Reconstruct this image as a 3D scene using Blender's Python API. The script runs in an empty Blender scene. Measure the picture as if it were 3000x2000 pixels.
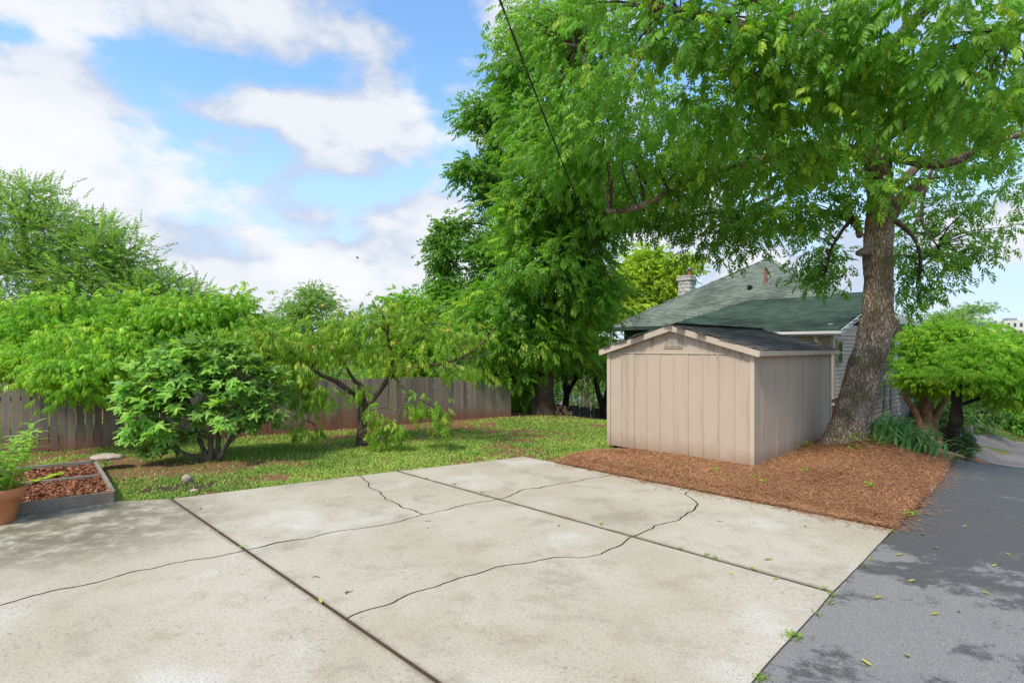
import bpy, bmesh, math, random
import numpy as np
from mathutils import Matrix, Vector
from mathutils.geometry import delaunay_2d_cdt

R = math.radians
SC = bpy.context.scene
COL = SC.collection
rng = np.random.default_rng(7)
random.seed(7)

# ------------------------------------------------------------------ camera, sky, sun, exposure
EYE = 2.1            # camera height above the concrete (m)
FPX, U0, V0 = 1600.0, 1500.0, 1018.0      # focal length and horizon of the 3000 px photograph
cam_d = bpy.data.cameras.new('camera')
cam = bpy.data.objects.new('camera', cam_d)
COL.objects.link(cam)
cam.location = (0, 0, EYE)
cam.rotation_euler = (R(90), 0, 0)
cam_d.sensor_width = 36.0
cam_d.lens = 36.0 * FPX / 3000.0
cam_d.shift_y = (V0 - 1000.0) / 3000.0
cam_d.clip_start = 0.05
cam_d.clip_end = 3000
SC.camera = cam

SUN_EL, SUN_AZ = R(51), R(216)       # azimuth clockwise from +Y: the sun stands behind the camera, to the left
SUN_STRENGTH, SUN_ANGLE = 2.1, R(9)
SKY_STRENGTH = 0.15
sd = bpy.data.lights.new('sun', 'SUN')
sd.energy = SUN_STRENGTH
sd.angle = SUN_ANGLE
sd.color = (1.0, 0.93, 0.82)
so = bpy.data.objects.new('sun', sd)
COL.objects.link(so)
sdir = Vector((math.sin(SUN_AZ) * math.cos(SUN_EL), math.cos(SUN_AZ) * math.cos(SUN_EL), math.sin(SUN_EL)))
so.rotation_euler = sdir.to_track_quat('Z', 'Y').to_euler()
so.location = sdir * 40

vs = SC.view_settings
vs.view_transform = 'Standard'
vs.look = 'None'
vs.exposure = 0.95
vs.gamma = 1.0
vs.use_curve_mapping = False
SC.cycles.max_bounces = 8
SC.cycles.diffuse_bounces = 4
SC.cycles.transmission_bounces = 6
SC.cycles.transparent_max_bounces = 6
SC.cycles.use_denoising = True


class NT:
    """small helper round a node tree"""
    def __init__(self, tree):
        self.t = tree
        self.n = tree.nodes
        self.l = tree.links

    def node(self, typ, **kw):
        nd = self.n.new(typ)
        for k, v in kw.items():
            setattr(nd, k, v)
        return nd

    def put(self, sock, val):
        if hasattr(val, 'is_output') or isinstance(val, bpy.types.NodeSocket):
            self.l.new(val, sock)
        elif val is not None:
            if isinstance(val, (tuple, list)) and len(val) == 3 and sock.type == 'RGBA':
                val = (*val, 1.0)
            sock.default_value = val

    def m(self, op, a, b=None, c=None, clamp=False):
        nd = self.node('ShaderNodeMath', operation=op, use_clamp=clamp)
        for i, v in enumerate((a, b, c)):
            if v is not None:
                self.put(nd.inputs[i], v)
        return nd.outputs[0]

    def vm(self, op, a, b=None, s=None):
        nd = self.node('ShaderNodeVectorMath', operation=op)
        self.put(nd.inputs[0], a)
        if b is not None:
            self.put(nd.inputs[1], b)
        if s is not None:
            self.put(nd.inputs['Scale'], s)
        return nd.outputs[0]

    def mix(self, f, a, b, blend='MIX'):
        nd = self.node('ShaderNodeMix', data_type='RGBA', blend_type=blend)
        self.put(nd.inputs[0], f)
        self.put(nd.inputs[6], a)
        self.put(nd.inputs[7], b)
        return nd.outputs[2]

    def ramp(self, f, lo, hi, a=0.0, b=1.0):
        nd = self.node('ShaderNodeMapRange', interpolation_type='SMOOTHSTEP')
        self.put(nd.inputs[0], f)
        self.put(nd.inputs[1], lo)
        self.put(nd.inputs[2], hi)
        self.put(nd.inputs[3], a)
        self.put(nd.inputs[4], b)
        return nd.outputs[0]

    def noise(self, vec, scale, detail=4, rough=0.55, dist=0.0, out=0):
        nd = self.node('ShaderNodeTexNoise')
        self.put(nd.inputs['Vector'], vec)
        self.put(nd.inputs['Scale'], scale)
        nd.inputs['Detail'].default_value = detail
        nd.inputs['Roughness'].default_value = rough
        nd.inputs['Distortion'].default_value = dist
        return nd.outputs[out]

    def voro(self, vec, scale, feature='F1', out='Distance', rand=1.0):
        nd = self.node('ShaderNodeTexVoronoi', feature=feature)
        self.put(nd.inputs['Vector'], vec)
        self.put(nd.inputs['Scale'], scale)
        nd.inputs['Randomness'].default_value = rand
        return nd.outputs[out]

    def xyz(self, v):
        nd = self.node('ShaderNodeSeparateXYZ')
        self.put(nd.inputs[0], v)
        return nd.outputs

    def comb(self, x, y, z):
        nd = self.node('ShaderNodeCombineXYZ')
        for i, v in enumerate((x, y, z)):
            self.put(nd.inputs[i], v)
        return nd.outputs[0]

    def pos(self):
        return self.node('ShaderNodeNewGeometry').outputs['Position']

    def objc(self):
        return self.node('ShaderNodeTexCoord').outputs['Object']

    def attr(self, name):
        return self.node('ShaderNodeAttribute', attribute_name=name)

    def rand(self):
        return self.node('ShaderNodeObjectInfo').outputs['Random']

    def bump(self, h, strength, dist=0.01):
        nd = self.node('ShaderNodeBump')
        nd.inputs['Strength'].default_value = strength
        nd.inputs['Distance'].default_value = dist
        self.put(nd.inputs['Height'], h)
        return nd.outputs[0]


# ---- world: Nishita sky with broken cumulus
def pix_dir(u, v):
    return math.atan2(u - U0, FPX), math.atan2(V0 - v, math.hypot(FPX, u - U0))


world = bpy.data.worlds.new('World')
SC.world = world
world.use_nodes = True
W = NT(world.node_tree)
W.n.clear()
sky = W.node('ShaderNodeTexSky', sky_type='NISHITA')
sky.sun_disc = False
sky.sun_elevation = SUN_EL
sky.sun_rotation = SUN_AZ
sky.altitude = 200
sky.air_density = 1.0
sky.dust_density = 0.6
sky.ozone_density = 2.2
dirn = W.node('ShaderNodeTexCoord').outputs['Generated']
dx, dy, dz = W.xyz(dirn)
az = W.m('ARCTAN2', dx, dy)
el = W.m('ARCSINE', dz)
# noise lives on the sky sphere, squeezed vertically towards the horizon like a cloud deck
zz = W.m('ADD', W.m('MAXIMUM', dz, -0.02), 0.28)
plane = W.comb(W.m('DIVIDE', dx, zz), W.m('DIVIDE', dy, zz), 0.0)
n1 = W.noise(plane, 1.35, 9, 0.55, 0.25)
sph = W.vm('MULTIPLY', dirn, (3.2, 3.2, 5.6))
n2 = W.noise(sph, 1.7, 10, 0.52, 0.1)
cover = W.m('ADD', W.m('ADD', W.m('MULTIPLY', n1, 0.2), W.m('MULTIPLY', n2, 1.1)), W.m('MULTIPLY', W.noise(sph, 4.6, 8, 0.55, 0.15), 0.62))
# (u, v, half width, half height, weight): the banks and the holes of this sky
BANKS = [(60, 380, 330, 230, .36), (330, 560, 330, 170, .22), (760, 330, 420, 85, .30), (1060, 320, 330, 90, .30), (800, 70, 360, 75, .24),
         (900, 850, 330, 95, .42), (250, 60, 300, 80, .12), (1230, 650, 160, 80, .22), (760, 620, 330, 80, .18), (1000, 470, 120, 40, .10),
         (1480, 60, 80, 80, .16), (2900, 650, 260, 90, .26), (2000, 720, 330, 90, .22), (300, 800, 500, 130, .12), (1400, 830, 260, 90, .20),
         (450, 250, 190, 85, -.34), (700, 205, 260, 48, -.30), (1330, 150, 190, 150, -.26), (1330, 440, 110, 130, -.16), (1000, 570, 130, 50, -.20),
         (560, 372, 60, 30, -.16), (960, 690, 130, 36, -.12), (2750, 450, 250, 150, -.22), (2900, 850, 200, 60, -.12), (60, 110, 160, 36, -.18)]
for (u, v, a, b, w) in BANKS:
    a0, e0 = pix_dir(u, v)
    sa = abs(pix_dir(u + a, v)[0] - pix_dir(u - a, v)[0]) / 2
    se = abs(pix_dir(u, v + b)[1] - pix_dir(u, v - b)[1]) / 2
    qa = W.m('DIVIDE', W.m('SUBTRACT', az, a0), sa)
    qe = W.m('DIVIDE', W.m('SUBTRACT', el, e0), se)
    q = W.m('ADD', W.m('MULTIPLY', qa, qa), W.m('MULTIPLY', qe, qe))
    cover = W.m('ADD', cover, W.m('MULTIPLY', W.m('POWER', 2.718, W.m('MULTIPLY', q, -1.0)), w))
dens = W.ramp(cover, 0.86, 1.12)
shade = W.ramp(W.noise(W.vm('ADD', sph, (3.1, 1.7, 0.35)), 1.2, 6, 0.55), 0.43, 0.61)
cloud = W.mix(shade, (2.2, 2.55, 3.2), (3.55, 3.65, 3.85))
deep = W.ramp(cover, 1.0, 1.3)
cloud = W.mix(W.m('MULTIPLY', deep, 0.75), cloud, (3.8, 3.82, 3.86))
blue = W.mix(1.0, sky.outputs[0], W.mix(W.ramp(dz, 0.0, 0.4), (0.88, 0.92, 0.96), (0.76, 0.89, 0.92)), 'MULTIPLY')
blue = W.mix(W.ramp(dz, 0.08, 0.42, 0.85, 0.0), W.vm('SCALE', blue, s=1.33), (2.25, 2.85, 3.7))
skyc = W.mix(W.m('MULTIPLY', dens, 0.97), blue, cloud)
bg = W.node('ShaderNodeBackground')
bg.inputs[1].default_value = SKY_STRENGTH * 0.9
W.put(bg.inputs[0], skyc)
wo = W.node('ShaderNodeOutputWorld')
W.l.new(bg.outputs[0], wo.inputs[0])


# ------------------------------------------------------------------ coordinates
def P(u, v, d):
    """point seen at photograph pixel (u, v) at depth d metres"""
    return np.array([(u - U0) / FPX * d, d, EYE - (v - V0) / FPX * d])


def G(u, v, z=0.0):
    """point of the level z seen at pixel (u, v)"""
    return P(u, v, (EYE - z) * FPX / (v - V0))


AX = np.array([-.69, .7238, 0.0])      # along the shed front, to the left and back
BX = np.array([.7238, .69, 0.0])       # along the driveway, to the right and back
O0 = np.array([7.5, 10.5, 0.0])


def st(x, y):
    return (x - 7.5) * .7238 + (y - 10.5) * .69, -(x - 7.5) * .69 + (y - 10.5) * .7238


def sstep(x, a, b):
    t = np.clip((np.asarray(x, float) - a) / (b - a), 0, 1)
    return t * t * (3 - 2 * t)


def STP(s, t, z=0.0):
    p = O0 + s * BX + t * AX
    p[2] = z
    return p


def gz(x, y):
    """terrain height: level yard, falling away towards the street beyond the tree"""
    s, t = st(np.asarray(x, float), np.asarray(y, float))
    k = .165 - .055 * sstep(t, .2, 2.4)
    sp = np.where(s > 1.0, s - .5, np.where(s > 0, .5 * s * s, 0))
    z = -k * np.minimum(sp, 20.5) - .03 * np.clip(s - 21, 0, 14)
    z = z - 1.25 * sstep(s, .25, 3.2) * sstep(t, 5.0, 7.5) * (1 - sstep(s, 12, 22))
    z = z + np.clip(s - 35, 0, 60) * .055
    return z


def _hash(ix, iy, iz):
    h = (ix.astype(np.int64) * 73856093) ^ (iy.astype(np.int64) * 19349663) ^ (iz.astype(np.int64) * 83492791)
    h = (h ^ (h >> 13)) * 1274126177
    return ((h ^ (h >> 16)) & 0xffff) / 65535.0


def vnoise(p):
    p = np.asarray(p, float)
    i = np.floor(p)
    f = p - i
    f = f * f * (3 - 2 * f)
    i = i.astype(np.int64)
    r = 0
    for a in (0, 1):
        for b in (0, 1):
            for c in (0, 1):
                w = (f[..., 0] if a else 1 - f[..., 0]) * (f[..., 1] if b else 1 - f[..., 1]) * (f[..., 2] if c else 1 - f[..., 2])
                r = r + w * _hash(i[..., 0] + a, i[..., 1] + b, i[..., 2] + c)
    return r


def fbm(p, o=4):
    p = np.asarray(p, float)
    r, a, s = 0, .5, 0
    for k in range(o):
        r = r + a * vnoise(p * (2.03 ** k) + 17.3 * k)
        s += a
        a *= .5
    return r / s


def f2(x, y, k=1.0, o=4, seed=0.0):
    x = np.asarray(x, float)
    return fbm(np.stack([x * k, np.asarray(y, float) * k, np.full_like(x, seed)], -1), o)


def inpoly(x, y, poly):
    x = np.asarray(x, float)
    y = np.asarray(y, float)
    r = np.zeros(x.shape, bool)
    n = len(poly)
    for i in range(n):
        x1, y1 = poly[i][:2]
        x2, y2 = poly[(i + 1) % n][:2]
        if y1 == y2:
            continue
        c = ((y1 > y) != (y2 > y)) & (x < (x2 - x1) * (y - y1) / (y2 - y1) + x1)
        r ^= c
    return r


# ------------------------------------------------------------------ objects
WM = {}


def link(o, parent=None, M=None):
    COL.objects.link(o)
    M = M if M is not None else Matrix.Identity(4)
    o.matrix_basis = M
    if parent is not None:
        o.parent = parent
        o.matrix_parent_inverse = WM[parent.name].inverted()
    WM[o.name] = M.copy()
    return o


def tag(o, label=None, cat=None, group=None, kind=None):
    if label:
        o['label'] = label
    if cat:
        o['category'] = cat
    if group:
        o['group'] = group
    if kind:
        o['kind'] = kind
    return o


def thing(name, label, cat, loc, group=None):
    o = bpy.data.objects.new(name, None)
    o.empty_display_size = .2
    link(o, None, Matrix.Translation(Vector([float(c) for c in loc])))
    return tag(o, label, cat, group)


def inst(name, me, parent, M):
    return link(bpy.data.objects.new(name, me), parent, M)


class B:
    """mesh builder in world coordinates"""
    def __init__(self):
        self.v = []
        self.f = []

    def add(self, vs, fs):
        k = len(self.v)
        self.v += [tuple(float(c) for c in p) for p in vs]
        self.f += [tuple(i + k for i in f) for f in fs]
        return self

    def hexa(self, c):
        return self.add(c, [(0, 3, 2, 1), (4, 5, 6, 7), (0, 1, 5, 4), (1, 2, 6, 5), (2, 3, 7, 6), (3, 0, 4, 7)])

    def box(self, fr, x0, x1, y0, y1, z0, z1):
        o, ex, ey = fr
        k = np.array([0, 0, 1.0])
        c = [o + ex * x + ey * y + k * z for z in (z0, z1) for (x, y) in ((x0, y0), (x1, y0), (x1, y1), (x0, y1))]
        return self.hexa(c)

    def beam(self, a, b, w, h, up=(0, 0, 1)):
        a, b, up = np.array(a, float), np.array(b, float), np.array(up, float)
        d = (b - a) / np.linalg.norm(b - a)
        s = np.cross(d, up)
        s /= np.linalg.norm(s)
        n = np.cross(s, d)
        c = [a - s * w / 2 - n * h / 2, a + s * w / 2 - n * h / 2, b + s * w / 2 - n * h / 2, b - s * w / 2 - n * h / 2]
        return self.hexa(c + [q + n * h for q in c])

    def prism(self, poly, vec):
        """closed polygon (world points) extruded by vec"""
        n = len(poly)
        vec = np.array(vec, float)
        vs = [np.array(p, float) for p in poly]
        return self.add(vs + [p + vec for p in vs], [tuple(range(n))[::-1], tuple(range(n, 2 * n))] + [(i, (i + 1) % n, n + (i + 1) % n, n + i) for i in range(n)])

    def tube(self, pts, rad, n=8, sub=1, rough=0.0, freq=6.0, lobes=0.0, seed=0.0, cap=True):
        pts = np.array(pts, float)
        rad = np.array(rad, float)
        if sub > 1:
            pts, rad = smooth_path(pts, rad, sub)
        m = len(pts)
        tan = np.gradient(pts, axis=0)
        tan /= np.linalg.norm(tan, axis=1)[:, None] + 1e-9
        ref = np.array([0.13, 1.0, 0.07]) if abs(tan[0][1]) < .9 else np.array([1.0, .1, 0.05])
        X = np.cross(tan, ref)
        X /= np.linalg.norm(X, axis=1)[:, None] + 1e-9
        Y = np.cross(tan, X)
        a = np.linspace(0, 2 * math.pi, n, endpoint=False)
        ring = X[:, None, :] * np.cos(a)[None, :, None] + Y[:, None, :] * np.sin(a)[None, :, None]
        rr = np.repeat(rad[:, None], n, 1)
        if rough:
            base = pts[:, None, :] + ring * rr[..., None]
            q = base * np.array([freq, freq, freq * .42]) + seed
            rr = rr + rough * (fbm(q, 4) - .5) * 2
            q2 = base * np.array([freq * 3, freq * 3, freq * 1.1]) + seed + 9
            rr = rr + rough * .55 * np.abs(vnoise(q2) - .5) * 2
        V = pts[:, None, :] + ring * rr[..., None]
        vs = list(V.reshape(-1, 3))
        fs = [(i * n + j, i * n + (j + 1) % n, (i + 1) * n + (j + 1) % n, (i + 1) * n + j) for i in range(m - 1) for j in range(n)]
        if cap:
            fs += [tuple(range(n))[::-1], tuple(range((m - 1) * n, m * n))]
        return self.add(vs, fs)

    def lathe(self, c, prof, n=24):
        a = np.linspace(0, 2 * math.pi, n, endpoint=False)
        vs = [(c[0] + r * math.cos(t), c[1] + r * math.sin(t), c[2] + z) for (r, z) in prof for t in a]
        m = len(prof)
        return self.add(vs, [(i * n + j, i * n + (j + 1) % n, (i + 1) * n + (j + 1) % n, (i + 1) * n + j) for i in range(m - 1) for j in range(n)])

    def mesh(self, name, mat=None, smooth=False):
        me = bpy.data.meshes.new(name)
        me.from_pydata(self.v, [], self.f)
        if mat:
            me.materials.append(mat)
        if smooth:
            me.shade_smooth()
        else:
            me.shade_flat()
        me.validate()
        return me

    def obj(self, name, mat, parent=None, smooth=False, bevel=0.0):
        me = self.mesh(name, mat, smooth)
        bm = bmesh.new()
        bm.from_mesh(me)
        bmesh.ops.recalc_face_normals(bm, faces=bm.faces)
        if bevel:
            bmesh.ops.bevel(bm, geom=bm.edges[:], offset=bevel, segments=1, affect='EDGES', clamp_overlap=True)
        bm.to_mesh(me)
        bm.free()
        return link(bpy.data.objects.new(name, me), parent)


def smooth_path(pts, rad, sub):
    p = np.vstack([2 * pts[0] - pts[1], pts, 2 * pts[-1] - pts[-2]])
    r = np.concatenate([[rad[0]], rad, [rad[-1]]])
    op, orr = [], []
    for i in range(1, len(p) - 2):
        for k in range(sub):
            t = k / sub
            op.append(.5 * ((2 * p[i]) + (p[i + 1] - p[i - 1]) * t + (2 * p[i - 1] - 5 * p[i] + 4 * p[i + 1] - p[i + 2]) * t * t + (3 * p[i] - p[i - 1] - 3 * p[i + 1] + p[i + 2]) * t ** 3))
            orr.append(r[i] + (r[i + 1] - r[i]) * t)
    op.append(p[-2])
    orr.append(r[-2])
    return np.array(op), np.array(orr)


def tri_mesh(name, V, T, mat, parent=None, lv=None, smooth=False, kind=None):
    """mesh of triangles from arrays; lv = per vertex colour attribute (n, 4)"""
    me = bpy.data.meshes.new(name)
    V = np.ascontiguousarray(V, np.float32)
    T = np.ascontiguousarray(T, np.int32)
    me.vertices.add(len(V))
    me.vertices.foreach_set('co', V.ravel())
    me.loops.add(T.size)
    me.loops.foreach_set('vertex_index', T.ravel())
    me.polygons.add(len(T))
    me.polygons.foreach_set('loop_start', np.arange(0, T.size, 3, dtype=np.int32))
    me.update(calc_edges=True)
    if not smooth:
        me.shade_flat()
    if lv is not None:
        at = me.attributes.new('lv', 'FLOAT_COLOR', 'POINT')
        at.data.foreach_set('color', np.ascontiguousarray(lv, np.float32).ravel())
    me.materials.append(mat)
    o = link(bpy.data.objects.new(name, me), parent)
    if kind:
        o['kind'] = kind
    return o


def grid_mesh(name, X, Y, Z, mat, parent=None, lv=None, keep=None):
    n, m = X.shape
    V = np.stack([X, Y, Z], -1).reshape(-1, 3)
    i = np.arange(n * m).reshape(n, m)
    q = np.stack([i[:-1, :-1], i[:-1, 1:], i[1:, 1:], i[1:, :-1]], -1).reshape(-1, 4)
    if keep is not None:
        q = q[keep[:-1, :-1].ravel()]
    T = np.vstack([q[:, [0, 1, 2]], q[:, [0, 2, 3]]])
    a, b, c = V[T[0][0]], V[T[0][1]], V[T[0][2]]
    if np.cross(b - a, c - a)[2] < 0:
        T = T[:, ::-1]
    return tri_mesh(name, V, T, mat, parent, lv, True)


# ------------------------------------------------------------------ materials
def material(name, fn):
    m = bpy.data.materials.new(name)
    m.use_nodes = True
    t = NT(m.node_tree)
    t.n.clear()
    out = t.node('ShaderNodeOutputMaterial')
    t.l.new(fn(t), out.inputs[0])
    return m


def princ(t, col, rough=.8, bump=None, spec=.3, **kw):
    p = t.node('ShaderNodeBsdfPrincipled')
    t.put(p.inputs['Base Color'], col)
    t.put(p.inputs['Roughness'], rough)
    p.inputs['Specular IOR Level'].default_value = spec
    if bump is not None:
        t.l.new(bump, p.inputs['Normal'])
    for k, v in kw.items():
        t.put(p.inputs[k], v)
    return p.outputs[0]


def m_plain(col, rough=.6, var=.08, scale=8, spec=.3, bump=.1, metallic=0.0):
    def fn(t):
        n = t.noise(t.pos(), scale, 5)
        c = t.mix(t.m('MULTIPLY', n, 1.0), tuple(x * (1 - var * 2) for x in col), tuple(min(1, x * (1 + var * 2)) for x in col))
        return princ(t, c, rough, t.bump(n, bump), spec, Metallic=metallic)
    return fn


def m_leaf(dark, light, young=(.35, .55, .04), trans=.42, rough=.42, spec=.4):
    """leaf: attribute lv.r = random shade, lv.g = how young the leaf is, lv.b = random hue"""
    def fn(t):
        a = t.attr('lv')
        s = t.node('ShaderNodeSeparateColor')
        t.l.new(a.outputs['Color'], s.inputs[0])
        r, g, b = s.outputs[0], s.outputs[1], s.outputs[2]
        rr = t.m('ADD', r, t.m('MULTIPLY', t.rand(), 0.0))
        c = t.mix(rr, dark, light)
        c = t.mix(g, c, young)
        hs = t.node('ShaderNodeHueSaturation')
        t.put(hs.inputs['Hue'], t.m('ADD', .488, t.m('MULTIPLY', b, .024)))
        t.put(hs.inputs['Saturation'], 1.0)
        t.put(hs.inputs['Value'], t.m('ADD', .85, t.m('MULTIPLY', b, .3)))
        t.put(hs.inputs['Color'], c)
        c = hs.outputs[0]
        p = princ(t, c, rough, None, spec)
        tr = t.node('ShaderNodeBsdfTranslucent')
        t.put(tr.inputs[0], t.mix(1.0, c, (1.5, 1.55, .8), 'MULTIPLY'))
        mx = t.node('ShaderNodeMixShader')
        mx.inputs[0].default_value = trans
        t.l.new(p, mx.inputs[1])
        t.l.new(tr.outputs[0], mx.inputs[2])
        return mx.outputs[0]
    return fn


def m_leaf_obj(dark, light, trans=.35, rough=.42, spec=.35):
    """leaf that is an object of its own: shade from the object's random number"""
    def fn(t):
        r = t.rand()
        n = t.noise(t.objc(), 30, 3)
        c = t.mix(r, dark, light)
        c = t.mix(t.m('MULTIPLY', n, .35), c, tuple(x * 1.35 for x in light))
        p = princ(t, c, rough, None, spec)
        tr = t.node('ShaderNodeBsdfTranslucent')
        t.put(tr.inputs[0], t.mix(1.0, c, (1.45, 1.5, .8), 'MULTIPLY'))
        mx = t.node('ShaderNodeMixShader')
        mx.inputs[0].default_value = trans
        t.l.new(p, mx.inputs[1])
        t.l.new(tr.outputs[0], mx.inputs[2])
        return mx.outputs[0]
    return fn


def m_bark(dark, light, scale=9, moss=0.0, bump=.8, lichen=0.0):
    def fn(t):
        p = t.pos()
        q = t.vm('MULTIPLY', p, (1, 1, .33))
        w = t.vm('ADD', q, t.vm('SCALE', t.noise(p, 5, 3, out=1), s=.16))
        v = t.voro(t.vm('MULTIPLY', w, (1, 1, .62)), scale * 2.6, 'DISTANCE_TO_EDGE')
        v2 = t.voro(w, scale * 4.5, 'F1')
        n = t.noise(q, scale * 3, 6, .65)
        plate = t.ramp(v, -.06, .30)
        h = t.m('ADD', t.m('MULTIPLY', plate, .6), t.m('ADD', t.m('MULTIPLY', n, .5), t.m('MULTIPLY', v2, .35)))
        c = t.mix(t.ramp(h, .30, 1.12), dark, light)
        c = t.mix(t.ramp(t.noise(p, 2.2, 4), .40, .66, 0, .62), c, tuple(x * .62 for x in dark))
        if moss:
            c = t.mix(t.ramp(t.noise(p, 3.1, 5), .46, .66, 0, moss), c, (.10, .10, .032))
        if lichen:
            c = t.mix(t.ramp(t.noise(t.vm('ADD', p, (4, 2, 1)), 2.4, 7, .7), .53, .68, 0, lichen), c, (.46, .42, .37))
        return princ(t, c, .92, t.bump(h, bump, .03), .15)
    return fn


JOINT_LINES = [(.696, .718, 2.138), (.696, .718, 5.311)]


def f_concrete(t):
    p = t.pos()
    n1 = t.noise(p, .55, 5, .6)
    n2 = t.noise(t.vm('ADD', p, (7, 3, 0)), 2.2, 6, .65)
    n3 = t.noise(p, 55, 4, .7)
    sp = t.noise(p, 150, 2, .6)
    c = t.mix(t.ramp(n1, .35, .65), (.44, .375, .275), (.515, .455, .36))
    c = t.mix(t.ramp(n2, .50, .72, 0, .6), c, (.34, .265, .17))
    c = t.mix(t.ramp(t.noise(t.vm('ADD', p, (1, 9, 2)), 1.1, 7, .72), .51, .70, 0, .65), c, (.26, .22, .16))
    c = t.mix(t.ramp(t.noise(t.vm('ADD', p, (11, 4, 2)), .9, 5, .6), .56, .75, 0, .6), c, (.63, .61, .56))
    c = t.mix(t.ramp(n3, .50, .66, 0, .6), c, (.22, .2, .165))
    blot = t.m('MULTIPLY', t.ramp(t.noise(p, 21, 5, .75), .55, .66), t.ramp(t.noise(p, 1.6, 3), .44, .62))
    c = t.mix(t.m('MULTIPLY', blot, .75), c, (.15, .14, .12))
    c = t.mix(t.ramp(sp, .54, .68, 0, .45), c, (.72, .70, .65))
    gr = t.noise(p, 38, 3, .8)
    c = t.mix(1.0, c, t.mix(gr, (.72, .72, .72), (1.25, 1.25, 1.25)), 'MULTIPLY')
    # grime that has gathered along the two cast joints (straight lines on the ground)
    px_, py_, _z = t.xyz(p)
    for (a, b, k) in JOINT_LINES:
        dl = t.m('ABSOLUTE', t.m('SUBTRACT', t.m('ADD', t.m('MULTIPLY', px_, a), t.m('MULTIPLY', py_, b)), k))
        dl = t.m('ADD', dl, t.m('MULTIPLY', t.m('SUBTRACT', t.noise(p, 6, 5, .7), .5), .09))
        c = t.mix(t.ramp(dl, .06, .0, 0, .6), c, (.16, .125, .085))
    # old damp mildew at the planter corner and along the lawn edge
    x, y, z = t.xyz(p)
    dd = t.m('ADD', t.m('MULTIPLY', t.m('ADD', x, 5.9), t.m('ADD', x, 5.9)), t.m('MULTIPLY', t.m('SUBTRACT', y, 6.4), t.m('MULTIPLY', t.m('SUBTRACT', y, 6.4), 2.2)))
    mil = t.m('MULTIPLY', t.ramp(dd, 9.0, .2), t.ramp(t.noise(p, 3.3, 7, .7), .33, .58))
    c = t.mix(t.m('MULTIPLY', mil, .85), c, (.125, .11, .07))
    return princ(t, c, .86, t.bump(t.m('ADD', n3, t.m('MULTIPLY', sp, .7)), .22, .01), .25)


def f_asphalt(t):
    p = t.pos()
    s = t.m('ADD', t.m('MULTIPLY', t.m('SUBTRACT', t.xyz(p)[0], 7.5), .7238), t.m('MULTIPLY', t.m('SUBTRACT', t.xyz(p)[1], 10.5), .69))
    q = t.vm('ADD', p, t.vm('SCALE', t.noise(p, 1.6, 3, out=1), s=.5))
    wet = t.noise(t.vm('MULTIPLY', q, (1.0, 1.5, 1)), 1.35, 7, .68)
    wn = t.noise(p, 9, 5, .7)
    # damp patches: nearly all of the far part, islands of damp in the near part
    far = t.ramp(s, -8.6, -3.6)
    lev = t.m('ADD', t.m('ADD', wet, t.m('MULTIPLY', wn, .2)), t.m('MULTIPLY', far, .25))
    lev = t.m('ADD', lev, t.m('MULTIPLY', t.m('SUBTRACT', t.noise(p, 34, 4, .75), .5), .22))
    damp = t.ramp(lev, .645, .75)
    g = t.noise(p, 210, 3, .7)
    v = t.voro(p, 120)
    c = t.mix(t.ramp(g, .3, .72), (.11, .107, .102), (.37, .355, .335))
    c = t.mix(t.ramp(t.noise(p, .8, 4), .4, .7, 0, .4), c, (.20, .195, .19))
    cw = t.mix(t.ramp(g, .35, .7), (.038, .037, .036), (.125, .12, .115))
    c = t.mix(t.m('MULTIPLY', damp, .82), c, cw)
    return princ(t, c, t.mix(damp, (.9, .9, .9), (.6, .6, .6)), t.bump(t.m('ADD', g, v), .35, .008), .15)


def f_ground(t):
    """bare soil to turf by the sheet's own cover mask lv.r (g: pine straw / bark litter)"""
    p = t.pos()
    s = t.node('ShaderNodeSeparateColor')
    t.l.new(t.attr('lv').outputs['Color'], s.inputs[0])
    n = t.noise(p, 14, 6, .7)
    n2 = t.noise(p, 60, 4, .7)
    soil = t.mix(n, (.11, .05, .028), (.31, .165, .09))
    soil = t.mix(t.ramp(n2, .5, .7, 0, .5), soil, (.30, .2, .12))
    turf = t.mix(n2, (.14, .19, .035), (.34, .40, .09))
    turf = t.mix(t.ramp(t.noise(p, 2.5, 5), .45, .7, 0, .6), turf, (.2, .17, .06))
    c = t.mix(s.outputs[0], soil, turf)
    c = t.mix(s.outputs[1], c, t.mix(n2, (.035, .022, .016), (.1, .068, .05)))
    return princ(t, c, .95, t.bump(t.m('ADD', n2, n), .6, .02), .1)


def f_wild(t):
    p = t.pos()
    n = t.noise(p, .35, 6, .7)
    n2 = t.noise(p, 6, 5, .7)
    c = t.mix(n2, (.03, .055, .012), (.12, .17, .035))
    c = t.mix(t.ramp(n, .48, .66), c, (.2, .13, .075))
    return princ(t, c, .95, t.bump(n2, .5, .05), .1)


def f_straw(t):
    p = t.pos()
    n = t.noise(t.vm('MULTIPLY', p, (1, 1, 1)), 26, 6, .75, 1.5)
    n2 = t.noise(p, 1.7, 4)
    c = t.mix(n, (.15, .052, .021), (.48, .23, .10))
    c = t.mix(t.ramp(n2, .45, .7, 0, .45), c, (.17, .065, .028))
    return princ(t, c, .9, t.bump(n, .8, .02), .12)


def f_needle(t):
    s = t.node('ShaderNodeSeparateColor')
    t.l.new(t.attr('lv').outputs['Color'], s.inputs[0])
    c = t.mix(s.outputs[0], (.235, .092, .042), (.60, .32, .16))
    c = t.mix(t.m('MULTIPLY', s.outputs[1], .8), c, (.6, .4, .2))
    return princ(t, c, .75, None, .2)


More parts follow.
